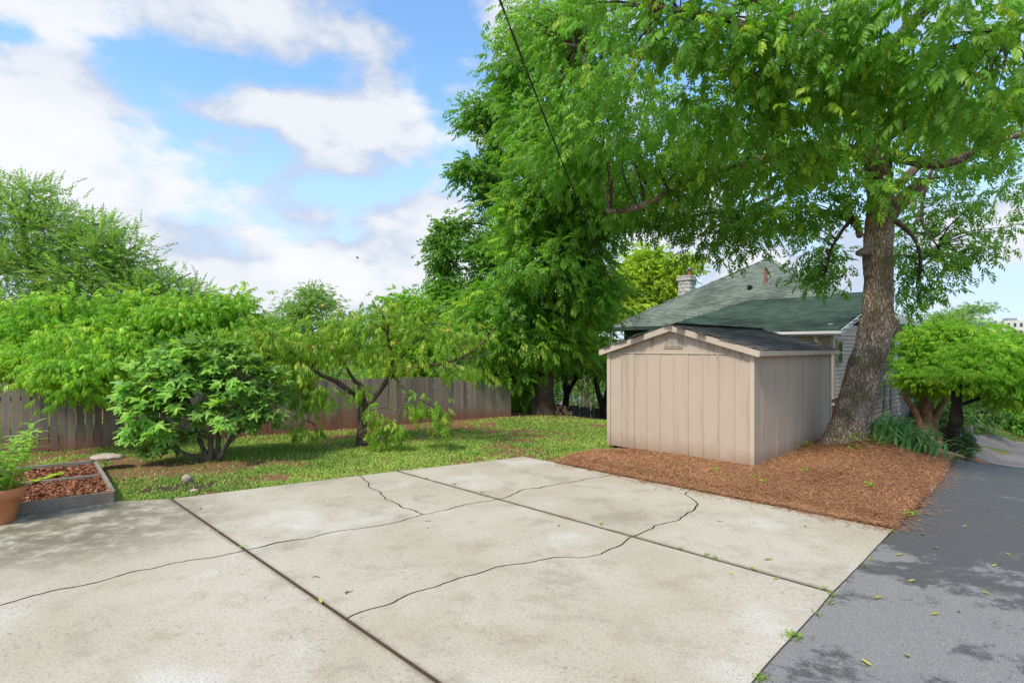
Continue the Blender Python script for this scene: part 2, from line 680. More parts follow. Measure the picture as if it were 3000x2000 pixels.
def f_chip(t):
    s = t.node('ShaderNodeSeparateColor')
    t.l.new(t.attr('lv').outputs['Color'], s.inputs[0])
    c = t.mix(s.outputs[0], (.09, .026, .013), (.36, .135, .06))
    c = t.mix(s.outputs[1], c, (.5, .28, .16))
    return princ(t, c, .85, None, .2)


def f_grass(t):
    s = t.node('ShaderNodeSeparateColor')
    t.l.new(t.attr('lv').outputs['Color'], s.inputs[0])
    c = t.mix(s.outputs[0], (.18, .30, .05), (.39, .53, .095))
    c = t.mix(s.outputs[1], c, (.48, .41, .16))
    p = princ(t, c, .6, None, .2)
    tr = t.node('ShaderNodeBsdfTranslucent')
    t.put(tr.inputs[0], c)
    mx = t.node('ShaderNodeMixShader')
    mx.inputs[0].default_value = .3
    t.l.new(p, mx.inputs[1])
    t.l.new(tr.outputs[0], mx.inputs[2])
    return mx.outputs[0]


def m_picket(base, red):
    """weathered board: grain along the board, red clay splashed up from the soil (object z = height)"""
    def fn(t):
        o = t.objc()
        p = t.pos()
        r = t.rand()
        q = t.vm('ADD', t.vm('MULTIPLY', o, (60, 60, 2.2)), t.comb(t.m('MULTIPLY', r, 50), 0, 0))
        g = t.noise(q, 1.0, 5, .7, .6)
        c = t.mix(g, tuple(x * .45 for x in base), tuple(min(1, x * 1.6) for x in base))
        c = t.mix(t.m('MULTIPLY', t.m('FRACT', t.m('MULTIPLY', r, 7.3)), .8), c, t.mix(g, (.05, .043, .04), (.2, .18, .165)))
        z = t.xyz(o)[2]
        edge = t.m('ADD', z, t.m('ADD', t.m('MULTIPLY', t.noise(p, 1.1, 4), -.55), t.m('MULTIPLY', r, .14)))
        f = t.ramp(edge, .22, -.14)
        c = t.mix(t.m('MULTIPLY', f, red), c, t.mix(g, (.13, .048, .024), (.3, .125, .066)))
        c = t.mix(t.ramp(t.noise(t.vm('MULTIPLY', p, (3, 3, .8)), 1.6, 5), .55, .75, 0, .5), c, (.045, .04, .036))
        return princ(t, c, .92, t.bump(g, .5, .006), .15)
    return fn


def m_paint(col, dirt=(.27, .16, .10), streak=.5, base_dirt=.75):
    """flat exterior paint with rain streaks and soil splash near the ground (world z)"""
    def fn(t):
        p = t.pos()
        n = t.noise(p, 3, 6, .65)
        q = t.vm('MULTIPLY', p, (7, 7, .45))
        sn = t.noise(q, 1.0, 6, .62)
        c = t.mix(n, tuple(x * .93 for x in col), tuple(min(1, x * 1.06) for x in col))
        c = t.mix(t.ramp(sn, .52, .74, 0, streak), c, tuple(x * .6 for x in col))
        z = t.xyz(p)[2]
        f = t.ramp(t.m('ADD', z, t.m('MULTIPLY', n, .35)), .62, .12, 0, base_dirt)
        c = t.mix(f, c, dirt)
        sp = t.noise(p, 40, 5, .8)
        c = t.mix(t.ramp(sp, .62, .72, 0, .3), c, tuple(x * .5 for x in col))
        g = t.noise(t.vm('MULTIPLY', p, (60, 60, 3)), 1.0, 4, .7)
        return princ(t, c, .75, t.bump(t.m('ADD', g, sp), .16, .004), .25)
    return fn


def m_shingle(a, b, stain, amt):
    def fn(t):
        p = t.pos()
        s = t.node('ShaderNodeSeparateColor')
        t.l.new(t.attr('lv').outputs['Color'], s.inputs[0])
        r = t.m('FRACT', t.m('ADD', s.outputs[0], t.rand()))
        c = t.mix(r, a, b)
        c = t.mix(t.ramp(t.noise(t.vm('MULTIPLY', p, (1, 1, 1.6)), .55, 6, .65), .44, .68, 0, amt), c, stain)
        g = t.noise(p, 70, 4, .7)
        c = t.mix(t.ramp(g, .4, .75, 0, .45), c, tuple(x * .45 for x in a))
        return princ(t, c, .93, t.bump(g, .35, .006), .15)
    return fn


def m_stone(a, b, bump=.7, scale=9):
    def fn(t):
        p = t.pos()
        n = t.noise(p, scale, 7, .7)
        r = t.rand()
        c = t.mix(t.m('MULTIPLY', t.m('ADD', n, r), .5), a, b)
        c = t.mix(t.ramp(t.noise(p, 2.0, 5), .5, .72, 0, .5), c, tuple(x * .45 for x in a))
        return princ(t, c, .9, t.bump(n, bump, .03), .2)
    return fn


def f_terracotta(t):
    p = t.pos()
    n = t.noise(p, 7, 6, .7)
    c = t.mix(n, (.42, .15, .062), (.62, .27, .13))
    c = t.mix(t.ramp(t.noise(p, 3, 4), .58, .75, 0, .4), c, (.6, .42, .3))
    return princ(t, c, .8, t.bump(n, .12), .25)


def f_glass(t):
    return princ(t, (.03, .04, .045), .05, None, .8)


def f_plank(t):
    p = t.pos()
    q = t.vm('MULTIPLY', p, (5, 5, 30))
    g = t.noise(q, 3.0, 5, .7, .8)
    c = t.mix(g, (.11, .09, .07), (.42, .37, .3))
    c = t.mix(t.ramp(t.noise(p, 3, 4), .5, .7, 0, .6), c, (.2, .13, .08))
    return princ(t, c, .9, t.bump(g, .5, .006), .15)


def f_street(t):
    p = t.pos()
    n = t.noise(p, 40, 5, .7)
    c = t.mix(n, (.09, .085, .08), (.17, .16, .15))
    c = t.mix(t.ramp(t.noise(p, .4, 4), .45, .62, 0, .6), c, (.22, .19, .17))
    return princ(t, c, .9, t.bump(n, .2), .2)


M = {
    'concrete': material('concrete', f_concrete), 'asphalt': material('asphalt', f_asphalt), 'ground': material('ground', f_ground),
    'wild': material('wild_ground', f_wild), 'straw': material('pine_straw', f_straw), 'needle': material('pine_needle', f_needle),
    'chip': material('bark_chip', f_chip), 'grass': material('grass_blade', f_grass),
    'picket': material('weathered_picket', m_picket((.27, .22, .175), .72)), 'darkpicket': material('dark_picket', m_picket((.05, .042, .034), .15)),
    'paint': material('shed_paint', m_paint((.46, .365, .275))), 'paint_side': None,
    'trim': material('trim_paint', m_paint((.50, .405, .31), streak=.3)),
    'shed_shingle': material('shed_shingle', m_shingle((.085, .074, .068), (.20, .175, .155), (.055, .048, .043), .5)),
    'roof_green': material('roof_green', m_shingle((.05, .09, .066), (.105, .155, .115), (.026, .036, .026), .75)),
    'roof_grey': material('roof_grey', m_shingle((.135, .165, .13), (.225, .255, .205), (.065, .08, .062), .75)),
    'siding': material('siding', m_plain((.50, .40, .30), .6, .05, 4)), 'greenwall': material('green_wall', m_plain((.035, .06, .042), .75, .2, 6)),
    'stone': material('ashlar_stone', m_stone((.30, .275, .24), (.56, .525, .47))), 'rock': material('rock', m_stone((.26, .2, .15), (.52, .43, .34), .9, 14)),
    'brick': material('edging_brick', m_stone((.22, .09, .055), (.4, .2, .12), .6, 20)), 'mortar': material('mortar', m_plain((.22, .2, .175), .9, .15, 12)),
    'grime': material('joint_grime', m_plain((.085, .065, .045), .95, .3, 30)), 'terracotta': material('terracotta', f_terracotta), 'glass': material('window_glass', f_glass), 'plank': material('grey_plank', f_plank),
    'street': material('street', f_street), 'white': material('white_paint', m_plain((.72, .70, .66), .5, .05, 6)), 'rust': material('rusty_pipe', m_plain((.16, .075, .05), .8, .3, 10)),
    'black': material('black_rubber', m_plain((.02, .02, .022), .55, .1, 10)), 'metal': material('grey_metal', m_plain((.3, .31, .32), .45, .1, 8, metallic=.4)),
    'twig': material('dry_twig', m_plain((.14, .09, .06), .9, .3, 20)), 'bluebin': material('blue_plastic', m_plain((.03, .12, .42), .4, .1, 8)),
    'bark_big': material('bark_scaly', m_bark((.105, .07, .046), (.54, .395, .28), 9, .6, 1.0, .45)), 'bark': material('bark_grey', m_bark((.05, .036, .026), (.22, .16, .115), 12, .25)),
    'bark_dark': material('bark_dark', m_bark((.012, .01, .008), (.05, .04, .03), 12, .2)), 'bark_tan': material('bark_tan', m_bark((.2, .115, .065), (.4, .26, .165), 5, 0, .3)),
    'bark_fig': material('bark_fig', m_bark((.06, .05, .04), (.2, .165, .13), 14, .2, .4)),
    'leaf_pecan': material('leaf_pecan', m_leaf((.115, .26, .028), (.22, .43, .045), (.46, .62, .06), .5)),
    'leaf_back': material('leaf_back', m_leaf((.105, .24, .032), (.20, .39, .05), (.38, .54, .06), .5)),
    'leaf_elm': material('leaf_elm', m_leaf((.18, .32, .075), (.30, .46, .11), (.42, .55, .1), .5)),
    'leaf_bright': material('leaf_bright', m_leaf((.16, .35, .028), (.34, .56, .05), (.54, .68, .07), .5)),
    'leaf_peach': material('leaf_peach', m_leaf((.15, .29, .03), (.30, .47, .05), (.52, .6, .09), .5)),
    'leaf_yellow': material('leaf_yellow', m_leaf((.28, .40, .03), (.48, .6, .06), (.62, .66, .08), .5)),
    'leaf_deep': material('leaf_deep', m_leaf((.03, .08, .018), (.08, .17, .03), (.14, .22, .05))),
    'leaf_fig': material('leaf_fig', m_leaf((.11, .24, .05), (.22, .4, .08), (.4, .52, .08), .42, .42, .4)),
    'leaf_fig_obj': material('leaf_fig_single', m_leaf_obj((.16, .37, .09), (.40, .62, .12), .45)),
    'leaf_pot_obj': material('leaf_pot_single', m_leaf_obj((.16, .34, .05), (.38, .56, .08), .45)),
    'leaf_iris_obj': material('leaf_iris_single', m_leaf_obj((.08, .20, .07), (.18, .36, .11), .3)),
    'peach': material('peach_skin', m_plain((.62, .27, .08), .6, .2, 20)), 'dryleaf': material('fallen_leaf', m_leaf_obj((.3, .3, .05), (.55, .5, .12), .3)),
}


# ------------------------------------------------------------------ terrain, lawn, paving
def structure(o):
    o['kind'] = 'structure'
    return o


def warp(n, near, far):
    t = np.linspace(-1, 1, n)
    return near * t + (far - near) * np.sign(t) * np.abs(t) ** 4


gxx, gyy = np.meshgrid(warp(150, 45, 1100), 12 + warp(150, 45, 1100), indexing='ij')
gzz = gz(gxx, gyy)
hill = 5 * np.exp(-(((gxx - 215) / 70) ** 2 + ((gyy - 230) / 60) ** 2))
structure(grid_mesh('ground', gxx, gyy, gzz - .12 + hill, M['wild']))

# --- the concrete pad: three cast strips, cracked into pieces; joints and cracks are real gaps
J1a, J1b = G(500, 1460), np.array([.575, 2.42, 0])          # joint between the left and the middle strip
J2a, J2b = G(1165, 1379), G(2440, 1735)
BC, RC = G(1535, 1337), G(2620, 1547)                        # back corner, right corner
LE = [G(335, 1468), G(20, 1512), np.array([-10.5, 3.9, 0])]  # left back edge, running on behind the pot
NEAR = [np.array([-3.3, -1.5, 0]), np.array([-10.5, -1.5, 0])]


def jag(pts, n, amp, seed):
    """crack: a polyline roughened by midpoint noise"""
    r = random.Random(seed)
    pts = [np.array(p, float) for p in pts]
    for k in range(n):
        q = [pts[0]]
        for a, b in zip(pts[:-1], pts[1:]):
            d = b - a
            nrm = np.array([-d[1], d[0], 0])
            q += [(a + b) / 2 + nrm * r.uniform(-amp, amp), b]
        pts = q
        amp *= .8
    return pts


def on(a, b, t):
    return a + (b - a) * t


def proj(a, b, p):
    d = b - a
    return a + d * (np.dot(p - a, d) / np.dot(d, d))


X1 = proj(J1a, J1b, G(718, 1611))        # crack 1 meets joint 1
X2 = proj(J2a, J2b, G(1472, 1458))       # crack 1 meets joint 2
X3 = BC + (RC - BC) * (np.dot(G(1812, 1384) - BC, RC - BC) / np.dot(RC - BC, RC - BC))
X4 = proj(J1a, J1b, G(1012, 1812))       # crack 3 meets joint 1
X5 = proj(J2a, J2b, G(1862, 1566))
X6 = BC + (RC - BC) * (np.dot(G(2046, 1423) - BC, RC - BC) / np.dot(RC - BC, RC - BC))
X7 = J1a + (J2a - J1a) * .80             # crack 2 on the lawn edge
c1a = jag([NEAR[1] + np.array([0, 3.1, 0]), G(0, 1772), G(250, 1712), G(500, 1650), X1], 5, .11, 1)
c1b = jag([X1, G(900, 1577), G(1050, 1548), G(1240, 1506)], 5, .10, 2)
c1c = jag([G(1240, 1506), G(1360, 1478), X2], 5, .10, 3)
c1d = jag([X2, G(1530, 1434), G(1620, 1420), G(1720, 1402), X3], 4, .10, 4)
c2 = jag([X7, G(1080, 1421), G(1130, 1462), G(1180, 1487), G(1240, 1506)], 4, .10, 5)
c3a = jag([X4, G(1150, 1765), G(1300, 1708), G(1480, 1655), G(1620, 1632), G(1760, 1622), G(1810, 1600), X5], 4, .11, 6)
c3b = jag([X5, G(1920, 1538), G(2000, 1512), G(2036, 1490), G(2008, 1447), X6], 4, .12, 7)

pad = bpy.data.objects.new('concrete_pad', None)
link(pad)
tag(pad, kind='structure')


def slab(poly, gap):
    """one piece of the pad: polygon drawn in by its share of the joint, 10 cm thick, arris broken"""
    pts = np.array([p[:2] for p in poly])
    ar = .5 * np.sum(pts[:, 0] * np.roll(pts[:, 1], -1) - np.roll(pts[:, 0], -1) * pts[:, 1])
    if ar < 0:
        pts = pts[::-1]
        gap = gap[::-1]
        gap = gap[1:] + gap[:1]
    n = len(pts)

    def inset(extra):
        res = []
        for i in range(n):
            a, b, c = pts[i - 1], pts[i], pts[(i + 1) % n]
            d1, d2 = (b - a) / np.linalg.norm(b - a), (c - b) / np.linalg.norm(c - b)
            n1, n2 = np.array([-d1[1], d1[0]]), np.array([-d2[1], d2[0]])
            g1, g2 = gap[i - 1] + extra, gap[i] + extra
            det = n1[0] * n2[1] - n1[1] * n2[0]
            if abs(det) < .25:
                q = b + (n1 * g1 + n2 * g2) / 2
            else:
                q = b + np.array([(g1 * n2[1] - g2 * n1[1]) / det, (g2 * n1[0] - g1 * n2[0]) / det])
                if np.linalg.norm(q - b) > .03:
                    q = b + (n1 * g1 + n2 * g2) / 2
            res.append(q)
        return np.array(res)
    lo, hi = inset(0), inset(.004)
    vs = [(x, y, -.1) for x, y in lo] + [(x, y, -.006) for x, y in lo] + [(x, y, 0) for x, y in hi]
    cv, _e, cf = delaunay_2d_cdt([Vector(q) for q in hi], [], [list(range(n))], 1, 1e-5)[:3]
    k0 = len(vs)
    vs += [(q[0], q[1], 0) for q in cv]
    fs = [tuple(k0 + i for i in f) for f in cf] + [(k * n + i, k * n + (i + 1) % n, (k + 1) * n + (i + 1) % n, (k + 1) * n + i) for k in (0, 1) for i in range(n)]
    b = B().add(vs, fs)
    me = b.mesh('slab', M['concrete'])
    me.materials.append(M['grime'])      # joint and crack faces are packed with dirt
    for q in me.polygons:
        if len(q.vertices) == 4:
            q.material_index = 1
    return link(bpy.data.objects.new('slab', me), pad)


JG, CG = .0125, .0066


rr_ = random.Random(77)


def loop(*chains):
    """chains of (points, gap): joined head to tail into one outline"""
    P_, g_ = [], []
    for pts, g in chains:
        w = 1.0
        for p in pts[:-1]:
            P_.append(p)
            w = min(1.9, max(.35, w * rr_.uniform(.7, 1.42)))      # cracks open and close along their run
            g_.append(g * w if 0 < g < JG * .95 and len(pts) > 4 else g)
    return P_, g_


edge = jag([J1a, X7], 3, .004, 11)
slab(*loop((c1a, CG * .8), ([X1, J1a], JG), (jag([J1a] + LE + [c1a[0]], 1, .004, 12), 0)))
slab(*loop((c1a[::-1], CG * .8), ([c1a[0], NEAR[1]], 0), ([NEAR[1], NEAR[0]], 0), ([NEAR[0], J1b], 0), ([J1b, X4, X1], JG)))
slab(*loop((edge, 0), (c2, CG * .8), (c1b[::-1], CG), ([X1, J1a], JG)))
slab(*loop((jag([X7, J2a], 2, .004, 13), 0), ([J2a, X2], JG), (c1c[::-1], CG), (c2[::-1], CG * .8)))
slab(*loop((c1b + c1c[1:], CG), ([X2, X5], JG), (c3a[::-1], CG * .55), ([X4, X1], JG)))
slab(*loop((c3a, CG * .55), ([X5, J2b], JG), (jag([J2b, J1b], 5, .012, 14), .004), ([J1b, X4], JG)))
slab(*loop((c1d, CG), ([X3, BC], 0), (jag([BC, J2a], 2, .004, 15), 0), ([J2a, X2], JG)))
slab(*loop((c1d[::-1], CG), ([X2, X5], JG), (c3b, CG * .7), ([X6, X3], 0)))
slab(*loop((c3b[::-1], CG * .7), ([X5, J2b], JG), (jag([J2b, RC], 5, .012, 16), .004), ([RC, X6], 0)))
PAD_POLY = [J1a] + LE + NEAR[::-1] + [J1b, J2b, RC, BC, J2a]

# --- pine straw bed round the shed, the tree and down to the driveway
STRAW_POLY = [G(1665, 1336), G(1740, 1322), np.array([3.3, 11.2, 0]), np.array([6.2, 14.4, 0]), STP(3.6, 3.4), STP(4.2, 1.2), STP(2.6, -.75), STP(.4, -.72), STP(-2.2, -.86), RC - BX * .06 + AX * .0, BC + (RC - BC) * .5 - BX * .05, BC + (RC - BC) * .14 - BX * .03]


def straw_h(x, y):
    s, t = st(x, y)
    d_pad = (np.array(x) - RC[0]) * (-(-AX[1])) if False else None
    e = np.array([BX[0], BX[1]])
    # distance in from the pad edge (along BX) and from the driveway edge (along AX)
    di = (np.asarray(x) - RC[0]) * e[0] + (np.asarray(y) - RC[1]) * e[1]
    dt = t + .82
    m = .17 * sstep(di, 0, 1.9) * sstep(dt, -.1, 1.1) * (1 - .85 * sstep(t, .2, 1.3)) * (1 - sstep(s, 2.5, 5)) + .015 * sstep(di, 0, .4)
    tree = .16 * np.exp(-((np.asarray(x) - 6.8) ** 2 + (np.asarray(y) - 10.8) ** 2) / 1.1)
    left = sstep(di, 0, .35)
    return gz(x, y) + (m * (1 - .75 * sstep(t, 2.5, 4.5)) + tree) * left + .016 * sstep(di, .05, .4) + .004


def stripe(name, poly, hfun, step, mat, x0, x1, y0, y1):
    X, Y = np.meshgrid(np.arange(x0, x1, step), np.arange(y0, y1, step), indexing='ij')
    Z = hfun(X, Y) + .012 * f2(X, Y, 4, 3)
    keep = inpoly(X + step / 2, Y + step / 2, poly)
    return grid_mesh(name, X, Y, Z, mat, None, None, keep)


structure(stripe('pine_straw_bed', STRAW_POLY, straw_h, .05, M['straw'], 0, 12, 6, 16))

# --- lawn sheet with its cover mask
FX0, FX1 = np.array([-15.0, 7.75]), np.array([-.05, 16.87])     # fence line
fdir = (FX1 - FX0) / np.linalg.norm(FX1 - FX0)


def cover(x, y):
    """0 bare soil .. 1 turf, and dark litter"""
    x, y = np.asarray(x, float), np.asarray(y, float)
    n = f2(x, y, .75, 5, 3.0)
    n_big = f2(x, y * 2.2, .8, 4, 13.0)
    n3 = f2(x, y, 3.2, 4, 8.0)
    g = sstep(n * .7 + n3 * .42, .40, .58) * (1 - .75 * sstep(n_big + .25 * (n3 - .5), .60, .70))
    wx = x + .5 * (n3 - .5)
    wy = y + .5 * (n - .5)

    def spot(cx, cy, rx, ry, rot=0.0):
        c, s_ = math.cos(rot), math.sin(rot)
        a = ((wx - cx) * c + (wy - cy) * s_) / rx
        b = (-(wx - cx) * s_ + (wy - cy) * c) / ry
        return 1 - sstep(a * a + b * b, .35, 1.2)
    g = g * (1 - .95 * spot(-5.5, 9.75, 2.1, .75, .3)) * (1 - .9 * spot(-3.2, 11.75, .8, .32)) * (1 - .85 * spot(-6.6, 9.6, .8, .7)) * (1 - .75 * spot(-3.7, 8.9, .9, .28, .35))
    g = g * (1 - .8 * spot(2.6, 11.0, 1.3, .5, .7)) * (1 - .7 * spot(.2, 13.0, 1.4, .14, .2))
    # red clay along the fence and on the brow under the tall tree
    dist = (x - FX0[0]) * -fdir[1] + (y - FX0[1]) * fdir[0]
    g = g * (1 - .8 * sstep(dist + .8 * (n3 - .5), -.65, -.1)) * (1 - .85 * sstep(y + 1.2 * (n - .5), 16.2, 17.0))
    lit = .9 * spot(-5.0, 8.3, .75, .38, .5) + .35 * spot(-4.6, 7.9, 1.4, .18, .15)
    g = g * (1 - lit)
    g = np.where(inpoly(x, y, [p + np.array([0, 0, 0]) for p in PAD_POLY]), 0, g)
    return g, lit


LX, LY = np.meshgrid(np.arange(-16, 8.2, .09), np.arange(-1.5, 21, .09), indexing='ij')
cg, cl = cover(LX, LY)
inpad = inpoly(LX, LY, PAD_POLY)
cl = np.where(inpad, .6, cl)
LZ = gz(LX, LY) - .022 + np.where(inpad, .004, .03 * (f2(LX, LY, 1.3, 3) - .45))
LZ = np.where(inpoly(LX, LY, STRAW_POLY), gz(LX, LY) - .03, LZ)
LZ = np.where(st(LX, LY)[1] < -.7, gz(LX, LY) - .07, LZ)
lvl = np.stack([cg, cl, np.zeros_like(cg), np.ones_like(cg)], -1).reshape(-1, 4)
s_, t_ = st(LX, LY)
structure(grid_mesh('lawn', LX, LY, LZ, M['ground'], None, lvl, (t_ > -1.2) & (s_ < 4)))


def lawn_z(x, y):
    return gz(x, y) - .022 + .03 * (f2(x, y, 1.3, 3) - .45)


# grass and clover: short leaf blades, thick where the cover mask says turf
def blades():
    out = []
    d = 6.2 * (17.6 / 6.2) ** rng.random(400000)
    u = rng.uniform(-100, 1900, 400000)
    x = (u - U0) / FPX * d
    c, l = cover(x, d)
    ok = (rng.random(400000) < c * .95 + .025) & ~inpoly(x, d, PAD_POLY) & ~inpoly(x, d, STRAW_POLY)
    x, y = x[ok], d[ok]
    n = len(x)
    z = lawn_z(x, y)
    a = rng.uniform(0, 2 * math.pi, n)
    h = rng.uniform(.018, .045, n) * (.6 + .8 * f2(x, y, 1.1, 3, 5))
    w = rng.uniform(.006, .014, n) * (1 + y / 16)
    lean = rng.uniform(.2, 1.3, n) * h
    sx, sy = np.cos(a), np.sin(a)
    V = np.empty((n, 3, 3))
    V[:, 0] = np.stack([x - sy * w, y + sx * w, z], -1)
    V[:, 1] = np.stack([x + sy * w, y - sx * w, z], -1)
    V[:, 2] = np.stack([x + sx * lean, y + sy * lean, z + h], -1)
    lv = np.zeros((n, 3, 4))
    tone = np.clip(f2(x, y, .9, 4, 21) * 1.5 - .3 + rng.normal(0, .2, n), 0, 1)
    lv[..., 0] = tone[:, None]
    lv[..., 1] = (rng.random(n) < .06 + .2 * sstep(f2(x, y, 1.7, 4, 31), .5, .7))[:, None] * rng.uniform(.3, .9, n)[:, None]
    return V.reshape(-1, 3), np.arange(n * 3).reshape(-1, 3), lv.reshape(-1, 4)


bv, bt, bl = blades()
tag(tri_mesh('grass', bv, bt, M['grass'], None, bl, kind='stuff'), 'short patchy grass and clover growing on the red clay lawn', 'grass')


def needles():
    n0 = 260000
    d = 6.0 * (16 / 6.0) ** rng.random(n0)
    u = rng.uniform(1600, 2820, n0)
    x = (u - U0) / FPX * d
    # a few needles stray over the edges onto the concrete and the lawn
    ok = inpoly(x, d, STRAW_POLY) | (inpoly(x + rng.normal(0, .12, n0), d + rng.normal(0, .17, n0), STRAW_POLY) & (rng.random(n0) < .22))
    x, y = x[ok], d[ok]
    n = len(x)
    inside = inpoly(x, y, STRAW_POLY)
    z = np.where(inside, straw_h(x, y), np.where(inpoly(x, y, PAD_POLY), .002, np.maximum(lawn_z(x, y), gz(x, y)) + .004)) + np.where(inside, rng.uniform(.0, .03, n), .002)
    a = rng.uniform(0, 2 * math.pi, n) + 1.2 * f2(x, y, 2.2, 2, 3)
    L = rng.uniform(.05, .14, n)
    w = rng.uniform(.0016, .0032, n) * (.6 + y / 12)
    tilt = np.where(inside, rng.normal(0, .16, n), .0)
    ca, sa = np.cos(a), np.sin(a)
    dxy = np.stack([ca, sa, tilt], -1) * L[:, None] / 2
    sd_ = np.stack([-sa, ca, np.zeros(n)], -1) * w[:, None]
    c = np.stack([x, y, z + .004], -1)
    V = np.stack([c - dxy - sd_, c - dxy + sd_, c + dxy + sd_, c + dxy - sd_], 1)
    V[:, :, 2] = np.maximum(V[:, :, 2], (z - .02)[:, None])
    i = np.arange(n)[:, None] * 4
    T = np.vstack([i + [0, 2, 1], i + [0, 3, 2]])
    lv = np.zeros((n, 4, 4))
    lv[..., 0] = np.clip(rng.random(n) * .8 + .5 * (f2(x, y, 1.3, 3, 44) - .4), 0, 1)[:, None]
    lv[..., 1] = (rng.random(n) < .12)[:, None] * rng.random(n)[:, None]
    return V.reshape(-1, 3), T, lv.reshape(-1, 4)


nv, nt_, nl = needles()
tag(tri_mesh('pine_straw', nv, nt_, M['needle'], None, nl, kind='stuff'), 'rust brown pine needles strewn thickly over the bed around the shed', 'pine straw')

# --- asphalt driveway, running down past the tree to the street
sv = np.concatenate([np.arange(-17, 2, .35), np.arange(2, 7.9, .3)])
rows = []
for s in sv:
    e = -.905 if s < -5.07 else np.interp(s, [-5.07, -2.2, .4, 2.6, 4.2, 6.0, 8.0], [-.9, -.88, -.73, -.72, .55, .75, .75])
    wob = .03 * math.sin(s * 2.1) + .02 * math.sin(s * 5.3) if s > -4.5 else 0
    rows.append(np.linspace(e + (wob if s > -4.6 else 0), -9.5, 34))
rows = np.array(rows)
SS = np.repeat(sv[:, None], 34, 1)
AXX = O0[0] + SS * BX[0] + rows * AX[0]
AYY = O0[1] + SS * BX[1] + rows * AX[1]
structure(grid_mesh('driveway', AXX, AYY, gz(AXX, AYY) - .012, M['asphalt']))

SS2, TT2 = np.meshgrid(np.linspace(7.6, 10.2, 8), np.linspace(2.2, -16, 40), indexing='ij')
X2_, Y2_ = O0[0] + SS2 * BX[0] + TT2 * AX[0], O0[1] + SS2 * BX[1] + TT2 * AX[1]
structure(grid_mesh('pavement', X2_, Y2_, gz(X2_, Y2_) + .012, M['street']))
SS3, TT3 = np.meshgrid(np.linspace(17.5, 33, 12), np.linspace(60, -70, 60), indexing='ij')
X3_, Y3_ = O0[0] + SS3 * BX[0] + TT3 * AX[0], O0[1] + SS3 * BX[1] + TT3 * AX[1]
structure(grid_mesh('street', X3_, Y3_, gz(X3_, Y3_) + .03, M['street']))
# lower straw bed between the house and the driveway, where the small trees stand
BED2 = [STP(5.2, 3.2), STP(6.2, .9), STP(8.6, .35), STP(12.5, .1), STP(17, .1), STP(17.2, 6.5), STP(16.5, 6.8), STP(6.5, 3.4)]
structure(stripe('lower_straw_bed', BED2, lambda x, y: gz(x, y) + .04 + .22 * sstep(st(x, y)[1], .1, 1.3), .16, M['straw'], 8, 24, 12, 32))


# ------------------------------------------------------------------ shed
SHC = np.array([4.13, 9.32, 0.0])
SF = (SHC, AX, BX)              # x along the front (left), y along the right side (back)
SW, SL, SB, SE = 3.05, 4.05, .055, 2.03
shed = thing('shed', 'beige panelled garden shed with low gable roof on the pine straw', 'shed', SHC + np.array([0, 0, SB]))
kz = np.array([0, 0, 1.0])


def sp(x, y, z):
    return SHC + AX * x + BX * y + kz * z


B().box(SF, .02, SW - .02, .03, SL - .02, SB + .01, SE - .01).obj('wall_core', M['paint'], shed)
B().box(SF, .06, SW - .06, .1, SL - .1, -.05, SB + .02).obj('floor_skid', M['black'], shed)  # skid block, its black standing in for the shadow gap under the walls
# front: ten narrow boards, each lapped by a batten strip
edges = np.linspace(.05, SW - .05, 11)
for i in range(10):
    B().box(SF, edges[i] + .003, edges[i + 1] - .003, .004 + .004 * (i % 2), .034, SB, SE - .05).obj('wall_panel', M['paint'], shed, bevel=.002)
for i in range(1, 10):
    B().box(SF, edges[i] - .014, edges[i] + .014, -.009, .01, SB, SE - .055).obj('batten', M['paint'], shed, bevel=.002)
for x in (-.012, SW - .065):
    B().box(SF, x, x + .077, -.022, .03, SB - .005, SE - .02).obj('corner_trim', M['trim'], shed, bevel=.003)
B().box(SF, .066, SW - .066, -.012, .02, SE - .05, SE - .028).obj('drip_board', M['trim'], shed, bevel=.002)
# gable panel
RISE = .44
B().prism([sp(.03, .012, SE - .028), sp(SW - .03, .012, SE - .028), sp(SW - .03, .012, SE + .03), sp(SW / 2, .012, SE + RISE - .02), sp(.03, .012, SE + .03)], BX * .03).obj('gable_panel', M['paint'], shed)
# right side: boards of uneven width with open grooves
gx = [0.02, .30, .62, .95, 1.2, 1.52, 1.84, 2.15, 2.45, 2.75, 3.06, 3.38, 3.7, SL]
for i in range(13):
    B().box(SF, -.004 - .003 * (i % 2), .03, gx[i] + .004, gx[i + 1] - .004, SB, SE - .04).obj('wall_panel', M['paint'], shed, bevel=.002)
B().box(SF, -.022, .03, SL - .07, SL + .012, SB, SE - .03).obj('corner_trim', M['trim'], shed, bevel=.003)
# roof: deck, rake fascias, eave fascia, shingle tabs
OV, FO = .13, .1


def rp(x, y, dz=0.0):
    """point on the roof surface"""
    half = SW / 2
    return sp(x, y, SE + .06 + RISE * (1 - abs(x - half) / half) + dz)


